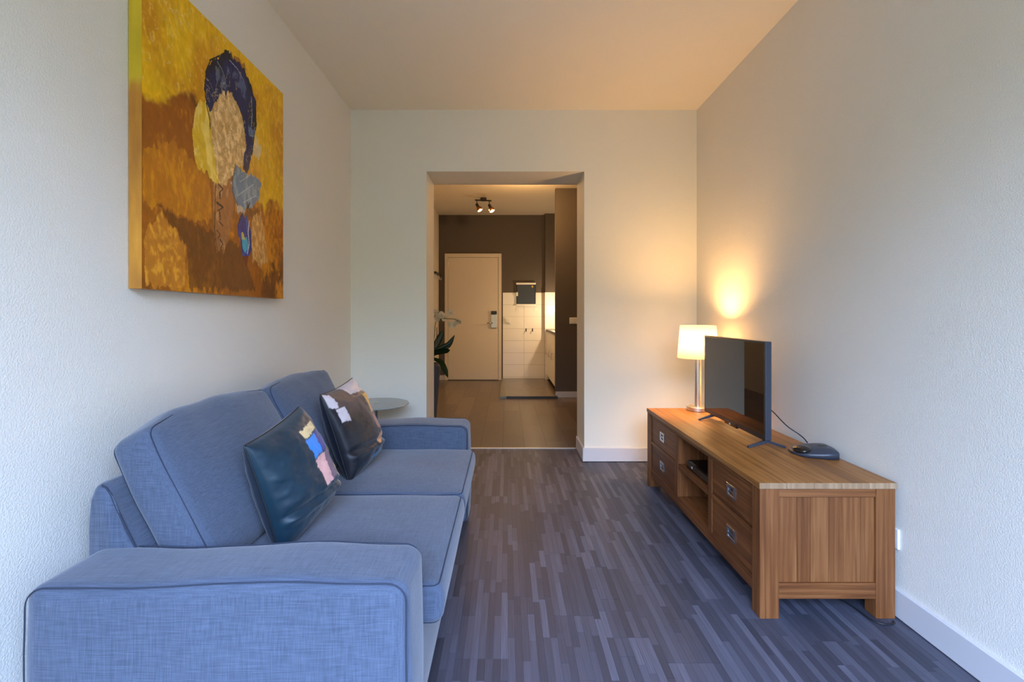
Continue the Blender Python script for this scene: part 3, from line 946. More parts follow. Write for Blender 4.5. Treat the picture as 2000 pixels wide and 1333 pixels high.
# back cushions: boxed, leaning back ~29 degrees
def back_cushion(y0, y1, seed):
    sx, sy_, sz = 0.135, y1 - y0, 0.475
    lean = math.radians(-28)
    Mx = Matrix.Translation((-0.975, (y0 + y1) / 2, 0.665)) @ Matrix.Rotation(lean, 4, 'Y')
    def fn(v, u):
        v.z -= 0.022 * (1 - abs(u[1])) * max(0, u[2]) * 0 + 0.0
        if u[2] > 0: v.z += u[2] * (0.012 * mnoise.noise(Vector((v.y * 5 + seed, seed, 0))) - 0.045 * max(0, abs(u[1]) - 0.55))
        # slightly narrower towards the top, soft corners
        v.y *= 1 - 0.035 * max(0, u[2]) ** 2
        v += Vector((0.007, 0.003, 0.0)) * mnoise.noise(v * 7 + Vector((seed, 0, 0)))
        return v
    bm = puff((sx, sy_, sz), (0.030, 0.03, 0.03), bulge=(0.036, 0.010, 0.018), segs=(6, 16, 14), k=5, fn=fn)
    bm.transform(Mx)
    cu = obj('back_cushion', bm, M['linen'], sofa, smooth=True)
    for s in (1, -1):
        path = []
        for (u_, w_) in rrect(sy_ / 2 - 0.006, sz / 2 - 0.006, 0.030):
            v = Vector((s * (sx / 2 - 0.008), u_, w_))
            v = fn(v, [v.x / (sx / 2), v.y / (sy_ / 2), v.z / (sz / 2)])
            path.append(Mx @ v)
        bm = bmesh.new(); tube(bm, path, 0.0018, n=6, closed=True)
        obj('seam', bm, M['seam'], cu, smooth=True)
back_cushion(1.345, 2.035, 3.1)
back_cushion(2.045, 2.715, 8.7)

# ------------------------------------------------------------------ flat prints (colour per vertex of a fine grid)
def in_poly(px_, py_, poly):
    poly = np.asarray(poly, float)
    inside = np.zeros(px_.shape, bool)
    n = len(poly)
    j = n - 1
    for i in range(n):
        xi, yi = poly[i]; xj, yj = poly[j]
        c = ((yi > py_) != (yj > py_)) & (px_ < (xj - xi) * (py_ - yi) / (yj - yi + 1e-12) + xi)
        inside ^= c
        j = i
    return inside

def vnoise(u, v, fu, fv, seed):
    """smooth value noise on arrays"""
    r = np.random.RandomState(seed)
    G = r.rand(256, 256)
    a, b_ = u * fu, v * fv
    i, j = np.floor(a).astype(int), np.floor(b_).astype(int)
    fa, fb = a - i, b_ - j
    fa = fa * fa * (3 - 2 * fa); fb = fb * fb * (3 - 2 * fb)
    g = lambda p, q: G[p % 256, q % 256]
    return (g(i, j) * (1 - fa) + g(i + 1, j) * fa) * (1 - fb) + (g(i, j + 1) * (1 - fa) + g(i + 1, j + 1) * fa) * fb

def fbm(u, v, f, seed, asp=1.0):
    s = 0
    for k in range(4):
        s = s + vnoise(u + k * 3.7, v + k * 1.9, f * 2 ** k * asp, f * 2 ** k, seed + k) * 0.5 ** (k + 1)
    return s / 0.9375

def set_paint(me, cols):
    a = me.color_attributes.new('paint', 'FLOAT_COLOR', 'POINT')
    full = np.ones((len(me.vertices), 4), np.float32)
    full[:, :3] = cols
    a.data.foreach_set('color', full.ravel())

def srgb(r, g, b_):
    c = np.array([r, g, b_]) / 255.0
    return np.where(c <= 0.04045, c / 12.92, ((c + 0.055) / 1.055) ** 2.4)

# ------------------------------------------------------------------ painting
PXF, PY0, PY1, PZ0, PZ1 = -1.233, 1.617, 2.638, 1.290, 2.420
pt = thing('painting', 'large unframed abstract canvas in yellow, brown and blue on left wall', 'painting', (XL, (PY0 + PY1) / 2, PZ0))
NU, NV = 440, 480
U, V = np.meshgrid(np.linspace(0, 1, NU), np.linspace(0, 1, NV))
u, v = U.ravel(), V.ravel()
# measured outlines of the painted patches: points of the crop -> canvas (u, v)
def cuv(cx_, cy_):
    ix, iy = 230 + cx_ / 2.223, cy_ / 2.222
    Y = PXF * F_PX / (ix - CX)
    z = H + (CY - iy) * Y / F_PX
    return ((Y - PY0) / (PY1 - PY0), (z - PZ0) / (PZ1 - PZ0))
w1 = (fbm(u, v, 9, 11) - 0.5); w2 = (fbm(u, v, 9, 23) - 0.5)
wf1 = (fbm(u, v, 40, 31) - 0.5); wf2 = (fbm(u, v, 40, 43) - 0.5)
ru = u + 0.008 * w1 + 0.014 * wf1
rv = v + 0.010 * w2 + 0.012 * wf2 + 0.050 * (fbm(u, v * 0.12, 55, 83) - 0.5)      # ragged edges
qu, qv = u + 0.05 * (fbm(u, v, 7, 141) - 0.5), v + 0.05 * (fbm(u, v, 7, 151) - 0.5)
br_ = fbm(qu, qv, 6, 51); st = fbm(qu, qv, 20, 61, asp=2.6); sp = fbm(qu + 0.25 * qv, qv - 0.2 * qu, 46, 71, asp=1.6)
cols = np.zeros((len(u), 3))
def mix(mask, c, k=1.0):
    k = np.clip(np.asarray(k, float) * mask, 0, 1)[:, None]
    cols[:] = cols * (1 - k) + np.asarray(c) * k
def smooth(x, a, b_):
    t = np.clip((x - a) / (b_ - a), 0, 1); return t * t * (3 - 2 * t)
yel, yel2, och = srgb(240, 188, 0), srgb(214, 150, 4), srgb(206, 134, 12)
brn, dbr, org = srgb(158, 88, 6), srgb(98, 54, 10), srgb(212, 134, 14)
cols[:] = yel
mix(np.ones_like(u), yel2, smooth(br_, 0.35, 0.75))
mix(np.ones_like(u), srgb(240, 205, 70), 0.5 * smooth(sp, 0.58, 0.80))
# border between the yellow field and the brown one: high on the left, low on the right
bl = [(0.0, cuv(105, 395)[1]), (cuv(330, 400)[0], cuv(330, 385)[1]), (cuv(420, 700)[0], cuv(420, 560)[1]), (cuv(600, 880)[0], cuv(600, 880)[1]), (1.0, cuv(718, 900)[1])]
bv = np.interp(u, [b_[0] for b_ in bl], [b_[1] for b_ in bl])
low = smooth(bv - v + 0.10 * w1 + 0.06 * wf2, -0.015, 0.03)
mix(low, brn)
mix(low, dbr, 0.8 * smooth(br_ + 0.3 * (st - 0.5), 0.5, 0.75))
mix(low, org, 0.9 * smooth(fbm(qu, qv, 5, 91) + 0.35 * (sp - 0.5) + 0.3 * (st - 0.5), 0.44, 0.74))
def patch(pts, c, k=1.0, soft=None, c2=None, k2=None):
    P = [cuv(*q) for q in pts]
    msk = in_poly(ru, rv, P).astype(float)
    mix(msk, c, k)
    if c2 is not None: mix(msk, c2, k2)
    return msk
ones = np.ones_like(u)
patch([(108, 640), (250, 620), (330, 700), (400, 780), (410, 960), (330, 960), (200, 900), (108, 880)], org, 0.55, c2=yel2, k2=0.45 * smooth(st, 0.5, 0.7))
patch([(130, 970), (190, 940), (270, 1010), (296, 1080), (290, 1240), (120, 1245), (112, 1050)], srgb(204, 130, 34), 0.8, c2=srgb(232, 170, 50), k2=0.6 * smooth(sp, 0.45, 0.75))
patch([(170, 900), (240, 930), (420, 1010), (540, 1080), (600, 1260), (310, 1250), (300, 1080), (250, 990)], dbr, 0.75)
patch([(480, 225), (520, 250), (560, 300), (540, 310), (500, 262)], srgb(150, 90, 20), 0.8)
patch([(355, 420), (338, 480), (326, 570), (332, 660), (348, 735), (388, 755), (425, 805), (445, 790), (425, 650), (408, 540), (402, 475), (385, 440)], srgb(232, 190, 40), 0.95, c2=srgb(250, 222, 120), k2=0.7 * smooth(st, 0.52, 0.7))
patch([(415, 790), (495, 790), (505, 880), (495, 985), (462, 1085), (430, 1095), (416, 1000)], srgb(168, 110, 62), 0.75, c2=srgb(205, 160, 110), k2=0.7 * smooth(st, 0.5, 0.7))
patch([(440, 405), (482, 400), (522, 450), (546, 520), (560, 640), (548, 720), (512, 715), (502, 765), (472, 805), (440, 795), (424, 700), (404, 560), (400, 480), (424, 440)], srgb(212, 166, 98), 1, c2=srgb(246, 214, 150), k2=0.8 * smooth(0.6 * sp + 0.4 * st, 0.40, 0.66))
patch([(585, 940), (622, 925), (642, 1050), (652, 1130), (610, 1155), (585, 1120), (578, 1000)], srgb(196, 140, 70), 0.85, c2=srgb(225, 180, 110), k2=0.6 * smooth(sp, 0.42, 0.68))
patch([(600, 598), (626, 645), (622, 687), (586, 676)], srgb(222, 200, 150), 0.9)
patch([(488, 795), (500, 800), (522, 930), (548, 922), (560, 890), (512, 862), (498, 815)], srgb(205, 190, 170), 0.9)
patch([(478, 222), (440, 240), (404, 258), (382, 305), (375, 380), (384, 450), (400, 482), (424, 442), (440, 410), (482, 402), (522, 448), (542, 500), (552, 580), (560, 640), (548, 690), (544, 735), (560, 752), (577, 700), (592, 625), (602, 540), (600, 450), (582, 380), (552, 310), (512, 262)],
      srgb(26, 32, 82), 1, c2=srgb(14, 14, 30), k2=0.9 * smooth(fbm(u, v, 8, 17), 0.5, 0.62))
patch([(470, 290), (520, 320), (566, 390), (578, 470), (560, 460), (530, 380), (478, 330)], srgb(96, 112, 150), 0.6 * smooth(st, 0.42, 0.6))
patch([(420, 290), (440, 280), (470, 350), (480, 395), (460, 395), (430, 340)], srgb(120, 130, 150), 0.55 * smooth(st, 0.45, 0.62))
patch([(565, 545), (598, 560), (595, 600), (572, 590)], srgb(120, 140, 180), 0.6)
patch([(515, 716), (500, 765), (496, 832), (520, 892), (560, 906), (612, 882), (623, 800), (600, 770), (550, 745)], srgb(104, 128, 150), 1, c2=srgb(140, 158, 168), k2=0.7 * smooth(st, 0.5, 0.66))
patch([(541, 922), (521, 970), (524, 1022), (545, 1108), (566, 1118), (580, 1080), (580, 1000), (566, 950)], srgb(24, 36, 120), 1, c2=srgb(50, 80, 170), k2=0.6 * smooth(st, 0.5, 0.62))
patch([(536, 1030), (560, 1040), (572, 1070), (556, 1100), (544, 1075)], srgb(60, 170, 190), 0.9)
patch([(536, 1012), (548, 1012), (552, 1040), (540, 1040)], srgb(220, 190, 60), 0.8)
patch([(545, 1108), (568, 1115), (560, 1150), (552, 1150)], srgb(110, 40, 20), 0.8)
def stroke(pts, r, c):
    P = [cuv(*q) for q in pts]
    for (a, b_) in zip(P, P[1:]):
        a, b_ = np.array(a), np.array(b_)
        d = b_ - a
        t = np.clip(((u - a[0]) * d[0] + (v - a[1]) * d[1]) / (d @ d + 1e-12), 0, 1)
        dist = np.hypot(u - a[0] - t * d[0], (v - a[1] - t * d[1]) * 1.1)
        mix(dist < r, c)
blk = srgb(24, 18, 16)
stroke([(400, 262), (440, 243), (482, 222)], 0.0035, blk)
stroke([(384, 450), (400, 520), (402, 560)], 0.003, blk)
for k, yy in enumerate(range(800, 1080, 40)):
    j1, j2 = 7 * math.sin(k * 2.3), 6 * math.cos(k * 3.1)
    stroke([(438 + j1, yy), (450 + j2, yy + 20)], 0.0040 + 0.0014 * math.sin(k), srgb(60, 34, 20))
    if k % 3 != 1: stroke([(450 + j2, yy + 22), (441 + j1, yy + 36)], 0.0026, srgb(70, 42, 24))
stroke([(425, 800), (420, 1000), (434, 1095)], 0.0025, srgb(80, 44, 22))
stroke([(560, 880), (566, 905), (574, 880), (560, 905)], 0.003, blk)
stroke([(571, 960), (566, 1010), (571, 1060), (563, 1100)], 0.003, srgb(190, 200, 215))
stroke([(524, 970), (535, 940), (545, 930)], 0.003, blk)
stroke([(512, 716), (500, 770), (498, 832), (520, 892)], 0.0025, srgb(50, 50, 60))
stroke([(442, 242), (404, 260), (384, 305), (377, 380), (386, 448)], 0.0028, blk)
stroke([(545, 300), (578, 380), (598, 450), (600, 540), (588, 625)], 0.0026, blk)
stroke([(486, 262), (520, 300), (548, 352)], 0.0022, srgb(150, 160, 185))
stroke([(432, 268), (452, 300), (462, 330)], 0.0020, srgb(140, 150, 175))
stroke([(580, 420), (584, 500), (578, 560)], 0.0020, srgb(150, 165, 195))
stroke([(536, 470), (550, 540), (558, 640)], 0.0020, srgb(70, 50, 40))
for q in ([(530, 790), (575, 760)], [(520, 850), (590, 800)], [(545, 880), (600, 850)]): stroke(q, 0.0016, srgb(170, 185, 190))
face = in_poly(ru, rv, [cuv(*q) for q in [(440, 410), (482, 405), (522, 450), (552, 600), (545, 715), (500, 765), (440, 795), (404, 560), (404, 480)]]).astype(float)
fn_ = fbm(qu, qv, 30, 171)
mix(face, srgb(150, 100, 54), 0.75 * np.clip(1 - np.abs(fn_ - 0.5) / 0.022, 0, 1))
mix(face, srgb(255, 232, 184), 0.6 * np.clip(1 - np.abs(fbm(qu, qv, 26, 181) - 0.52) / 0.03, 0, 1))
mix(np.ones_like(u), srgb(255, 236, 170), 0.45 * np.clip(1 - np.abs(fbm(qu * 1.3, qv, 24, 191) - 0.66) / 0.02, 0, 1) * (1 - low))
cols *= (0.74 + 0.34 * sp + 0.20 * st)[:, None]
me = bpy.data.meshes.new('painted_front')
o0 = ROOT[pt.name]
co = np.stack([np.full_like(u, PXF - o0.x), PY0 + u * (PY1 - PY0) - o0.y, PZ0 + v * (PZ1 - PZ0) - o0.z], 1)
idx = np.arange(NU * NV).reshape(NV, NU)
fc = np.stack([idx[:-1, :-1], idx[:-1, 1:], idx[1:, 1:], idx[1:, :-1]], -1).reshape(-1, 4)
me.from_pydata(co.tolist(), [], fc.tolist()); me.update()
set_paint(me, cols)
me.materials.append(M['paint'])
po = bpy.data.objects.new('painted_front', me); COL.objects.link(po); po.parent = pt
# wrapped edges carry the paint round the corner
bm = bmesh.new()
bx(bm, XL + 0.002, PXF - 0.0004, PY0, PY1, PZ0, PZ1)
bmesh.ops.subdivide_edges(bm, edges=bm.edges[:], cuts=40, use_grid_fill=True)
eo = obj('canvas_edge', bm, M['paint'], pt)
n = len(eo.data.vertices)
cc = np.zeros(n * 3); eo.data.vertices.foreach_get('co', cc); cc = cc.reshape(-1, 3) + np.array(o0)
vz = (cc[:, 2] - PZ0) / (PZ1 - PZ0)
nn = fbm(cc[:, 1] * 3 + cc[:, 0] * 9, cc[:, 2] * 3, 2.5, 5)[:, None]
k = smooth(vz + 0.08 * (nn[:, 0] - 0.5), 0.60, 0.64)[:, None]
ecol = (1 - k) * (srgb(206, 146, 50) * nn * 1.3 + srgb(150, 92, 40) * (1 - nn)) + k * (srgb(214, 186, 46) * nn * 1.2 + srgb(196, 168, 30) * (1 - nn))
set_paint(eo.data, ecol)

# ------------------------------------------------------------------ throw pillows
def pillow(name, label, A, B, C, thick, paint, seed, puffup=1.0):
    A, B, C = Vector(A), Vector(B), Vector(C)
    e1 = (B - A); w = e1.length; e1.normalize()
    e2 = (A - C); h = e2.length
    e2 = (e2 - e1 * e2.dot(e1)).normalized()
    e3 = e1.cross(e2)
    ctr = (B + C) / 2
    Mx = Matrix(((e1.x, e2.x, e3.x, ctr.x), (e1.y, e2.y, e3.y, ctr.y), (e1.z, e2.z, e3.z, ctr.z), (0, 0, 0, 1)))
    t = thing(name, label, 'cushion', matrix=Mx, group='printed throw cushions on the sofa')
    ROOT[t.name] = Vector((0, 0, 0))
    n = 90
    lin = np.linspace(-1, 1, n)
    UU, VV = np.meshgrid(lin, lin)
    uu, vv = UU.ravel(), VV.ravel()
    pin = 0.045
    X = uu * w / 2 * (1 - pin * (1 - vv ** 2)) * 1.04
    Y = vv * h / 2 * (1 - pin * (1 - uu ** 2)) * 1.04
    prof_ = (np.clip((1 - np.abs(uu) ** 2.2) * (1 - np.abs(vv) ** 2.2), 0, 1)) ** 0.42
    edge = np.clip(np.minimum(1 - np.abs(uu), 1 - np.abs(vv)) * 6, 0, 1)
    wr = (fbm(uu * 0.5 + 1, vv * 0.5 + 1, 3, seed) - 0.5) * 0.022 + (fbm(uu * 0.4 + 1 + 0.3 * vv, vv * 1.0 + 1, 4, seed + 9) - 0.5) * 0.016
    fold = 0.010 * np.exp(-((vv + 0.62 + 0.08 * uu) / 0.06) ** 2) - 0.008 * np.exp(-((vv + 0.50 + 0.1 * uu) / 0.05) ** 2)
    bias = 1 + 0.22 * uu - 0.26 * vv      # the filling has slumped down and away
    Zf = thick / 2 * prof_ * bias * 1.12 + (wr + fold) * edge
    Zb = -thick / 2 * prof_ * 0.85 + wr * edge * 0.6
    border = (np.abs(uu) > 0.9999) | (np.abs(vv) > 0.9999)
    Zf[border] = 0; Zb[border] = 0
    for nm, Z, front in (('front_cover', Zf, True), ('back_cover', Zb, False)):
        me = bpy.data.meshes.new(nm)
        idx = np.arange(n * n).reshape(n, n)
        fc = np.stack([idx[:-1, :-1], idx[:-1, 1:], idx[1:, 1:], idx[1:, :-1]], -1).reshape(-1, 4)
        if not front: fc = fc[:, ::-1]
        me.from_pydata(np.stack([X, Y, Z], 1).tolist(), [], fc.tolist()); me.update()
        me.polygons.foreach_set('use_smooth', [True] * len(me.polygons))
        set_paint(me, paint((uu + 1) / 2, (vv + 1) / 2, front))
        me.materials.append(M['satin'])
        o = bpy.data.objects.new(nm, me); COL.objects.link(o); o.parent = t
    bm = bmesh.new()
    ring = []
    m_ = 40
    for a, b_ in [(-1 + 2 * i / m_, -1) for i in range(m_)] + [(1, -1 + 2 * i / m_) for i in range(m_)] + [(1 - 2 * i / m_, 1) for i in range(m_)] + [(-1, 1 - 2 * i / m_) for i in range(m_)]:
        ring.append((a * w / 2 * (1 - pin * (1 - b_ ** 2)) * 1.04, b_ * h / 2 * (1 - pin * (1 - a ** 2)) * 1.04, 0))
    tube(bm, ring, 0.0028, n=6, closed=True)
    obj('seam', bm, M['black_plastic'], t, smooth=True, local=True)
    return t

def blend(c, msk, col, k=1.0):
    kk = np.clip(msk.astype(float) * k, 0, 1)[:, None]
    return c * (1 - kk) + np.asarray(col) * kk

def paint_teal(u, v, front):
    """dark teal ground with loose abstract blocks of blue, rose and cream"""
    n1 = fbm(u, v, 6, 3); n2 = fbm(u, v, 18, 8)
    c = np.tile(srgb(6, 38, 52), (len(u), 1)) * (0.75 + 0.5 * n1)[:, None]
    if not front: return np.tile(srgb(6, 22, 38), (len(u), 1))
    a, b_ = u + 0.03 * (n1 - 0.5) + 0.015 * (n2 - 0.5), v + 0.03 * (n2 - 0.5)
    cream, blue, navy, rose, mauve = srgb(214, 190, 140), srgb(20, 126, 214), srgb(30, 44, 128), srgb(218, 166, 160), srgb(120, 92, 110)
    c = blend(c, in_poly(a, b_, [(0.55, 0.80), (0.84, 0.80), (0.84, 0.88), (0.55, 0.88)]), cream)
    c = blend(c, in_poly(a, b_, [(0.52, 0.60), (0.86, 0.60), (0.86, 0.785), (0.52, 0.785)]), blue)
    c = blend(c, in_poly(a, b_, [(0.68, 0.60), (0.86, 0.60), (0.86, 0.785), (0.74, 0.785)]), navy)
    c = blend(c, in_poly(a, b_, [(0.52, 0.30), (0.80, 0.30), (0.80, 0.585), (0.52, 0.585)]), rose)
    c = blend(c, in_poly(a, b_, [(0.66, 0.30), (0.80, 0.30), (0.80, 0.585), (0.71, 0.585)]), mauve)
    c = blend(c, in_poly(a, b_, [(0.83, 0.08), (0.93, 0.08), (0.93, 0.58), (0.83, 0.58)]), cream)
    c = blend(c, in_poly(a, b_, [(0.885, 0.08), (0.93, 0.08), (0.93, 0.58), (0.885, 0.58)]), srgb(160, 122, 84))
    return c * (0.85 + 0.3 * n2)[:, None]

def paint_dusk(u, v, front):
    """smoky grey-brown ground with pale, ochre and blue abstract blocks"""
    n1 = fbm(u, v, 5, 13); n2 = fbm(u, v, 16, 18)
    if not front: return np.tile(srgb(10, 14, 30), (len(u), 1))
    c = np.tile(srgb(44, 44, 46), (len(u), 1)) * (0.5 + 0.9 * n1)[:, None]
    c = blend(c, np.ones_like(u), srgb(92, 74, 66), smooth(v + 0.5 * (n1 - 0.5), 0.45, 0.9) * 0.8)
    c = blend(c, np.ones_like(u), srgb(10, 26, 38), 1 - smooth(v + 0.15 * (n1 - 0.5), 0.12, 0.32))
    c = blend(c, np.ones_like(u), srgb(14, 16, 26), 1 - smooth(u + 0.1 * (n2 - 0.5), 0.06, 0.16))
    a, b_ = u + 0.03 * (n1 - 0.5) + 0.02 * (n2 - 0.5), v + 0.03 * (n2 - 0.5)
    pale, ochre, blue, cyan, rust = srgb(196, 184, 184), srgb(206, 160, 74), srgb(30, 58, 150), srgb(40, 140, 200), srgb(150, 92, 78)
    c = blend(c, in_poly(a, b_, [(0.45, 0.88), (1.01, 0.84), (1.01, 1.01), (0.40, 1.01)]), pale)
    c = blend(c, in_poly(a, b_, [(0.86, 0.60), (1.01, 0.56), (1.01, 0.86), (0.84, 0.90)]), pale)
    c = blend(c, in_poly(a, b_, [(0.02, 0.84), (0.13, 0.80), (0.12, 0.97), (0.02, 1.0)]), pale)
    c = blend(c, in_poly(a, b_, [(0.08, 0.64), (0.20, 0.61), (0.19, 0.79), (0.08, 0.80)]), pale)
    c = blend(c, in_poly(a, b_, [(0.70, 0.58), (0.82, 0.56), (0.82, 0.80), (0.70, 0.82)]), ochre)
    c = blend(c, in_poly(a, b_, [(0.78, 0.34), (0.95, 0.30), (0.95, 0.56), (0.78, 0.55)]), blue)
    c = blend(c, in_poly(a, b_, [(0.64, 0.38), (0.76, 0.34), (0.76, 0.54), (0.66, 0.56)]), rust)
    c = blend(c, in_poly(a, b_, [(0.56, 0.20), (0.78, 0.22), (0.78, 0.31), (0.56, 0.29)]), srgb(190, 140, 100))
    c = blend(c, in_poly(a, b_, [(0.80, 0.14), (0.90, 0.14), (0.90, 0.27), (0.80, 0.27)]), cyan)
    c = blend(c, in_poly(a, b_, [(0.35, 0.08), (0.70, 0.10), (0.70, 0.13), (0.35, 0.11)]), cyan, 0.6)
    return c * (0.85 + 0.3 * n2)[:, None]

pillow('throw_cushion', 'dark teal satin cushion with blue and rose blocks, nearer the front armrest',
       (-0.795, 1.52, 0.795), (-0.780, 1.86, 0.846), (-0.722, 1.46, 0.452), 0.190, paint_teal, 101)
pillow('throw_cushion', 'smoky grey-brown cushion with pale and ochre blocks, further along the sofa',
       (-0.829, 2.10, 0.832), (-0.804, 2.45, 0.859), (-0.710, 2.19, 0.460), 0.180, paint_dusk, 202)

# ------------------------------------------------------------------ side table behind the sofa
tc_ = Vector((-0.982, 3.60, 0))
t_ = thing('side_table', 'round grey glass side table on a slim post behind the sofa', 'table', tc_)
bm = bmesh.new(); lathe(bm, [(0, 0.527), (0.236, 0.527), (0.240, 0.530), (0.240, 0.535), (0.236, 0.538), (0, 0.538)], tc_, 56)
obj('tabletop', bm, M['grey_glass'], t_)
bm = bmesh.new(); lathe(bm, [(0, 0.5385), (0.020, 0.5385), (0.018, 0.541), (0, 0.5415)], tc_, 20)
obj('centre_cap', bm, M['steel'], t_, label='steel centre cap')
bm = bmesh.new(); lathe(bm, [(0, 0.01), (0.014, 0.01), (0.014, 0.522), (0.05, 0.524), (0.05, 0.527), (0, 0.527)], tc_, 20)
obj('post', bm, M['chrome'], t_, smooth=False, label='chrome post')
bm = bmesh.new(); lathe(bm, [(0, 0.0005), (0.17, 0.0005), (0.17, 0.006), (0.03, 0.014), (0, 0.014)], tc_, 40)
obj('base', bm, M['chrome'], t_)

# ------------------------------------------------------------------ TV cabinet
CXF, CXB, CY0, CY1, CZ = 0.998, 1.533, 1.885, 3.405, 0.539
cab = thing('tv_cabinet', 'long low teak media cabinet with four drawers along right wall', 'cabinet', ((CXF + CXB) / 2, (CY0 + CY1) / 2, 0))
# top: five boards along the length with pale end-grain caps
nb = 5
for i in range(nb):
    xa = CXF - 0.004 + (CXB - CXF + 0.006) * i / nb; xb = CXF - 0.004 + (CXB - CXF + 0.006) * (i + 1) / nb
    tb = obj('top_board', box(xa + 0.0002, xb - 0.0002, CY0, CY1, CZ - 0.024, CZ, bev=0.0008), M['wood_top'], cab)
    obj('end_grain', box(xa + 0.0006, xb - 0.0006, CY0 - 0.0012, CY0 + 0.001, CZ - 0.0232, CZ - 0.0008), M['wood_end'], tb, label='pale end grain')
zt = CZ - 0.0245
lw = 0.076
LEGX = ((CXF, CXF + lw), (CXB - lw, CXB))
LEGY = ((CY0 + 0.003, CY0 + 0.066), (CY1 - 0.066, CY1 - 0.003))
for xa, xb in LEGX:
    for ya, yb in LEGY:
        obj('leg', box(xa, xb, ya, yb, 0.0005, zt, bev=0.002), M['wood_z'], cab)
# end panels: rails and upright boards
for ya, yb in ((CY0 + 0.010, CY0 + 0.030), (CY1 - 0.030, CY1 - 0.010)):
    xa, xb = LEGX[0][1], LEGX[1][0]
    obj('end_rail', box(xa, xb, ya - 0.004, yb, zt - 0.034, zt, bev=0.001), M['wood_x'], cab)
    obj('end_rail', box(xa, xb, ya - 0.004, yb, 0.078, 0.140, bev=0.001), M['wood_x'], cab)
    ws = [0.2, 0.14, 0.19, 0.13, 0.2, 0.14]
    q = xa
    for w_ in ws:
        q2 = q + (xb - xa) * w_
        obj('panel_board', box(q + 0.0004, q2 - 0.0004, ya + 0.004, yb, 0.140, zt - 0.034, bev=0.0008), M['wood_z'], cab)
        q = q2
FX = CXF + 0.006
# front rails, dividers, shelf, bottom, back
D = (CY0 + 0.066, 2.348, 2.392, 2.815, 2.862, CY1 - 0.066)
ZB = 0.122
obj('front_rail', box(FX, FX + 0.03, D[0], D[5], zt - 0.022, zt, bev=0.001), M['wood_y'], cab)
obj('front_rail', box(FX, FX + 0.03, D[0], D[5], 0.078, ZB + 0.010, bev=0.001), M['wood_y'], cab)
for a, b_ in ((D[1], D[2]), (D[3], D[4])):
    obj('divider', box(FX, CXB - 0.03, a, b_, ZB + 0.010, zt - 0.022, bev=0.001), M['wood_z'], cab)
obj('shelf', box(FX + 0.004, CXB - 0.03, D[2], D[3], 0.297, 0.325, bev=0.001), M['wood_y'], cab)
obj('bottom_board', box(FX + 0.03, CXB - 0.03, D[0], D[5], 0.095, ZB + 0.009), M['wood_y'], cab)
obj('back_board', box(CXB - 0.03, CXB - 0.015, CY0 + 0.06, CY1 - 0.06, 0.09, zt), M['wood_y'], cab)
for (a, b_) in ((D[0], D[1]), (D[4], D[5])):
    obj('drawer_rail', box(FX, FX + 0.03, a, b_, 0.304, 0.326, bev=0.001), M['wood_y'], cab)
    for (z0, z1) in ((0.3285, zt - 0.0245), (ZB + 0.0125, 0.3015)):
        d = obj('drawer', box(FX + 0.004, FX + 0.024, a + 0.0025, b_ - 0.0025, z0, z1, bev=0.0015), M['wood_y'], cab)
        yc, zc = (a + b_) / 2, (z0 + z1) / 2
        # flush campaign pull: square plate frame, dark recess, small bail
        bm = bmesh.new()
        hy, hz, r = 0.040, 0.029, 0.012
        bx(bm, FX - 0.0005, FX + 0.005, yc - hy, yc + hy, zc + hz - r, zc + hz, bev=0.001)
        bx(bm, FX - 0.0005, FX + 0.005, yc - hy, yc + hy, zc - hz, zc - hz + r, bev=0.001)
        bx(bm, FX - 0.0005, FX + 0.005, yc - hy, yc - hy + r * 1.3, zc - hz + r, zc + hz - r)
        bx(bm, FX - 0.0005, FX + 0.005, yc + hy - r * 1.3, yc + hy, zc - hz + r, zc + hz - r)
        bx(bm, FX + 0.001, FX + 0.003, yc - hy * 0.62, yc + hy * 0.62, zc - 0.004, zc + 0.003)
        obj('handle', bm, M['chrome'], d, label='chrome flush pull')
        obj('handle_recess', box(FX + 0.003, FX + 0.0045, yc - hy * 0.8, yc + hy * 0.8, zc - hz * 0.7, zc + hz * 0.7), M['dark_metal'], d)

# box on the shelf
st_ = thing('set_top_box', 'flat black set-top box on the open shelf of the teak cabinet', 'media box', (1.13, 2.56, 0.3255))
obj('body', box(1.035, 1.26, 2.42, 2.735, 0.3265, 0.374, bev=0.004), M['gloss_black'], st_)
obj('front_panel', box(1.029, 1.0352, 2.421, 2.734, 0.330, 0.371, bev=0.001), M['gloss_black'], st_)
obj('power_button', box(1.0275, 1.0292, 2.655, 2.668, 0.345, 0.357, bev=0.0006), M['led'], st_, label='small silver button')

# ------------------------------------------------------------------ television
nA = Vector((1.2725, 2.362, 0)); fA = Vector((1.279, 3.098, 0))
e1 = (fA - nA).normalized()                # along the screen, away from the camera
wid = (fA - nA).length
nrm = Vector((-e1.y, e1.x, 0))             # towards the room
TVM = Matrix(((e1.x, -nrm.x, 0, nA.x), (e1.y, -nrm.y, 0, nA.y), (0, 0, 1, CZ), (0, 0, 0, 1)))
tv = thing('television', 'black flat-screen television standing on the teak cabinet', 'television', matrix=TVM)
ROOT[tv.name] = Vector((0, 0, 0))
tb0, tb1 = 0.040, 0.530
obj('housing', box(0, wid, 0.004, 0.034, tb0, tb1, bev=0.003, seg=2), M['blue_plastic'], tv, local=True)
obj('screen', box(0.010, wid - 0.010, 0.0005, 0.0045, tb0 + 0.026, tb1 - 0.010), M['screen'], tv, local=True)
bm = bmesh.new()
bx(bm, 0, wid, 0, 0.0042, tb1 - 0.010, tb1); bx(bm, 0, wid, 0, 0.0042, tb0, tb0 + 0.026)
bx(bm, 0, 0.010, 0, 0.0042, tb0 + 0.026, tb1 - 0.010); bx(bm, wid - 0.010, wid, 0, 0.0042, tb0 + 0.026, tb1 - 0.010)
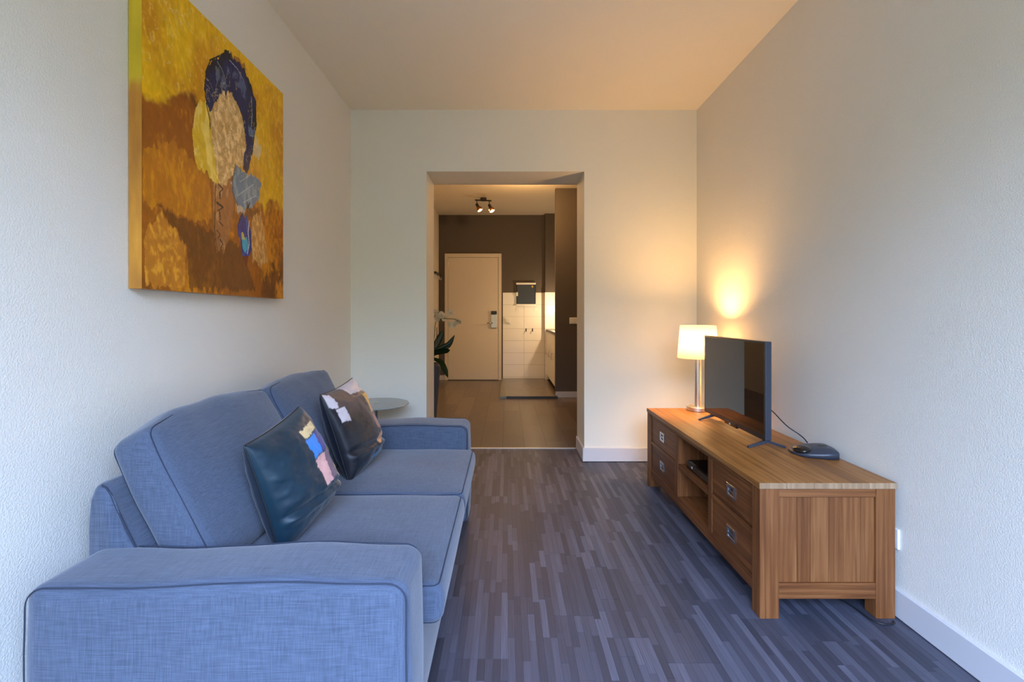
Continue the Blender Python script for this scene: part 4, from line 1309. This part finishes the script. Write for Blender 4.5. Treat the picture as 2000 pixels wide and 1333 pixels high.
obj('bezel', bm, M['black_plastic'], tv, local=True)
bm = bmesh.new()
vs4 = []
for (y, a, b_, c, d) in ((0.034, 0.03, wid - 0.03, tb0 + 0.01, tb1 - 0.05), (0.060, 0.10, wid - 0.10, tb0 + 0.03, tb0 + 0.34)):
    vs4.append([bm.verts.new((xx, y, zz)) for xx, zz in ((a, c), (b_, c), (b_, d), (a, d))])
bm.faces.new(vs4[0]); bm.faces.new(vs4[1][::-1])
for i in range(4): bm.faces.new((vs4[0][i], vs4[0][(i + 1) % 4], vs4[1][(i + 1) % 4], vs4[1][i]))
obj('back_cover', bm, M['blue_plastic'], tv, local=True)
obj('sensor', box(wid * 0.40, wid * 0.60, -0.003, 0.012, tb0 - 0.010, tb0 + 0.012, bev=0.002), M['gloss_black'], tv, local=True)
obj('emblem', box(wid * 0.495, wid * 0.515, -0.0042, -0.0028, tb0 - 0.004, tb0 + 0.006, bev=0.0004), M['led'], tv, local=True, label='small silver emblem')
for xs in (0.018, wid - 0.095):
    bm = bmesh.new()
    for s in (-1, 1):
        y0_, y1_ = 0.018, 0.018 + s * 0.092
        A = [(xs - 0.010, y0_ - s * 0.010, 0.030), (xs + 0.010, y0_ - s * 0.010, 0.030), (xs + 0.010, y0_ - s * 0.010, 0.046), (xs - 0.010, y0_ - s * 0.010, 0.046)]
        B = [(xs - 0.007, y1_, 0.0008), (xs + 0.007, y1_, 0.0008), (xs + 0.007, y1_, 0.010), (xs - 0.007, y1_, 0.010)]
        A = [bm.verts.new(q) for q in A]; B = [bm.verts.new(q) for q in B]
        bm.faces.new(A); bm.faces.new(B[::-1])
        for i in range(4): bm.faces.new((A[i], A[(i + 1) % 4], B[(i + 1) % 4], B[i]))
    obj('foot', bm, M['blue_plastic'], tv, local=True)

# ------------------------------------------------------------------ table lamp
lc = Vector((1.327, 3.325, CZ))
tl = thing('table_lamp', 'lit table lamp with white drum shade and steel stem behind television', 'lamp', lc)
bm = bmesh.new(); lathe(bm, [(0, 0.0005), (0.074, 0.0005), (0.076, 0.003), (0.076, 0.026), (0.073, 0.029), (0, 0.029)], lc, 40)
obj('base', bm, M['steel'], tl)
bm = bmesh.new(); lathe(bm, [(0, 0.029), (0.022, 0.029), (0.022, 0.385), (0, 0.385)], lc, 24)
obj('stem', bm, M['steel'], tl)
bm = bmesh.new(); lathe(bm, [(0.135, 0.365), (0.1175, 0.588), (0.1160, 0.588), (0.1335, 0.365)], lc, 48, closed=True)
obj('lamp_shade', bm, M['shade'], tl, smooth=True)
for zz, rr in ((0.365, 0.1343), (0.588, 0.1168)):
    bm = bmesh.new()
    tube(bm, [(lc.x + rr * math.cos(2 * PI * k / 48), lc.y + rr * math.sin(2 * PI * k / 48), lc.z + zz) for k in range(48)], 0.0016, n=5, closed=True)
    obj('shade_ring', bm, M['shade'], tl, smooth=True)
for k in range(3):
    a = 2 * PI * k / 3
    bm = bmesh.new()
    tube(bm, [(lc.x + 0.02 * math.cos(a), lc.y + 0.02 * math.sin(a), lc.z + 0.380), (lc.x + 0.133 * math.cos(a), lc.y + 0.133 * math.sin(a), lc.z + 0.372)], 0.0014, n=5)
    obj('shade_spoke', bm, M['steel'], tl)
bm = bmesh.new(); lathe(bm, [(0, 0.385), (0.010, 0.385), (0.010, 0.41), (0.017, 0.425), (0.018, 0.44), (0.012, 0.452), (0, 0.456)], lc, 20)
obj('bulb', bm, M['bulb'], tl, smooth=True)
light('lamp_light', 'POINT', lc + Vector((0, 0, 0.485)), LAMP_POWER, WARM, 0.06)

# ------------------------------------------------------------------ desk device (low wedge with a glossy lens bump)
dv = thing('conference_phone', 'slate desk phone unit with a glossy black bump beside television', 'phone', (1.452, 2.262, CZ))
bm = bmesh.new()
g0 = Matrix.Translation((1.455, 2.275, CZ + 0.001)) @ Matrix.Rotation(math.radians(-14), 4, 'Z') @ Matrix.Scale(1.02, 4)
foot = [(-0.095, -0.01), (-0.062, -0.062), (0.0, -0.082), (0.062, -0.085), (0.085, -0.060), (0.088, 0.02), (0.070, 0.075), (0.0, 0.095), (-0.065, 0.080), (-0.092, 0.04)]
foot = [(p_.x, p_.y) for p_ in spline([(x, y, 0) for x, y in foot] + [(foot[0][0], foot[0][1], 0)], 4)][:-1]
lev = [(1.0, 0.0), (1.005, 0.016), (0.985, 0.0205), (0.93, 0.024), (0.75, 0.031), (0.45, 0.036), (0.2, 0.037)]
rings = []
for s, z in lev:
    rings.append([bm.verts.new(g0 @ Vector((x * s, y * s, z * (1.0 + 5.0 * (x * s))))) for x, y in foot])
for a, b_ in zip(rings, rings[1:]):
    for k in range(len(foot)): bm.faces.new((a[k], a[(k + 1) % len(foot)], b_[(k + 1) % len(foot)], b_[k]))
bm.faces.new(rings[0][::-1]); bm.faces.new(rings[-1])
obj('body', bm, M['blue_plastic'], dv, smooth=True)
bm = bmesh.new()
bmesh.ops.create_uvsphere(bm, u_segments=24, v_segments=12, radius=1.0)
bm.transform(g0 @ Matrix.Translation((-0.052, -0.018, 0.024)) @ Matrix.Rotation(math.radians(-8), 4, 'Y') @ Matrix.Diagonal((0.038, 0.050, 0.018, 1)))
obj('lens_bump', bm, M['gloss_black'], dv, smooth=True, label='glossy black oval bump')
bm = bmesh.new()
bmesh.ops.create_uvsphere(bm, u_segments=20, v_segments=8, radius=1.0)
bm.transform(g0 @ Matrix.Translation((0.035, 0.0, 0.0405)) @ Matrix.Rotation(math.radians(-7), 4, 'Y') @ Matrix.Diagonal((0.022, 0.026, 0.0035, 1)))
obj('dial', bm, M['black_plastic'], dv, smooth=True)
# cable from the back of the television down to the unit
cb = bmesh.new()
tube(cb, spline([(1.316, 2.44, 0.735), (1.350, 2.43, 0.710), (1.390, 2.425, 0.666), (1.425, 2.42, 0.632), (1.462, 2.40, 0.604), (1.470, 2.37, 0.590), (1.466, 2.335, 0.578)], 6), 0.0028, n=7)
tag(obj('cable', cb, M['black_plastic'], smooth=True), 'thin black cable from the television back to the desk phone unit', 'cable')
# cord on the floor under the cabinet
cb = bmesh.new()
g = [at_z(x, y, 0.004) for x, y in ((1560, 1132), (1610, 1158), (1651, 1177), (1680, 1196), (1698, 1209), (1712, 1216), (1726, 1220), (1741, 1220), (1747, 1217), (1744, 1214))]
tube(cb, spline(g, 6), 0.0032, n=7)
tag(obj('power_cord', cb, M['black_plastic'], smooth=True), 'thin black cord lying on the floor round a cabinet leg', 'cord')

# socket on the right wall
t_ = thing('wall_socket', 'white socket plate low on right wall behind the teak cabinet', 'socket', (XR, 1.90, 0.27))
obj('cover_plate', box(XR - 0.010, XR, 1.893, 1.975, 0.270, 0.350, bev=0.002), M['white_plastic'], t_)
obj('socket_insert', box(XR - 0.014, XR - 0.009, 1.907, 1.961, 0.283, 0.337, bev=0.002), M['white_plastic'], t_)
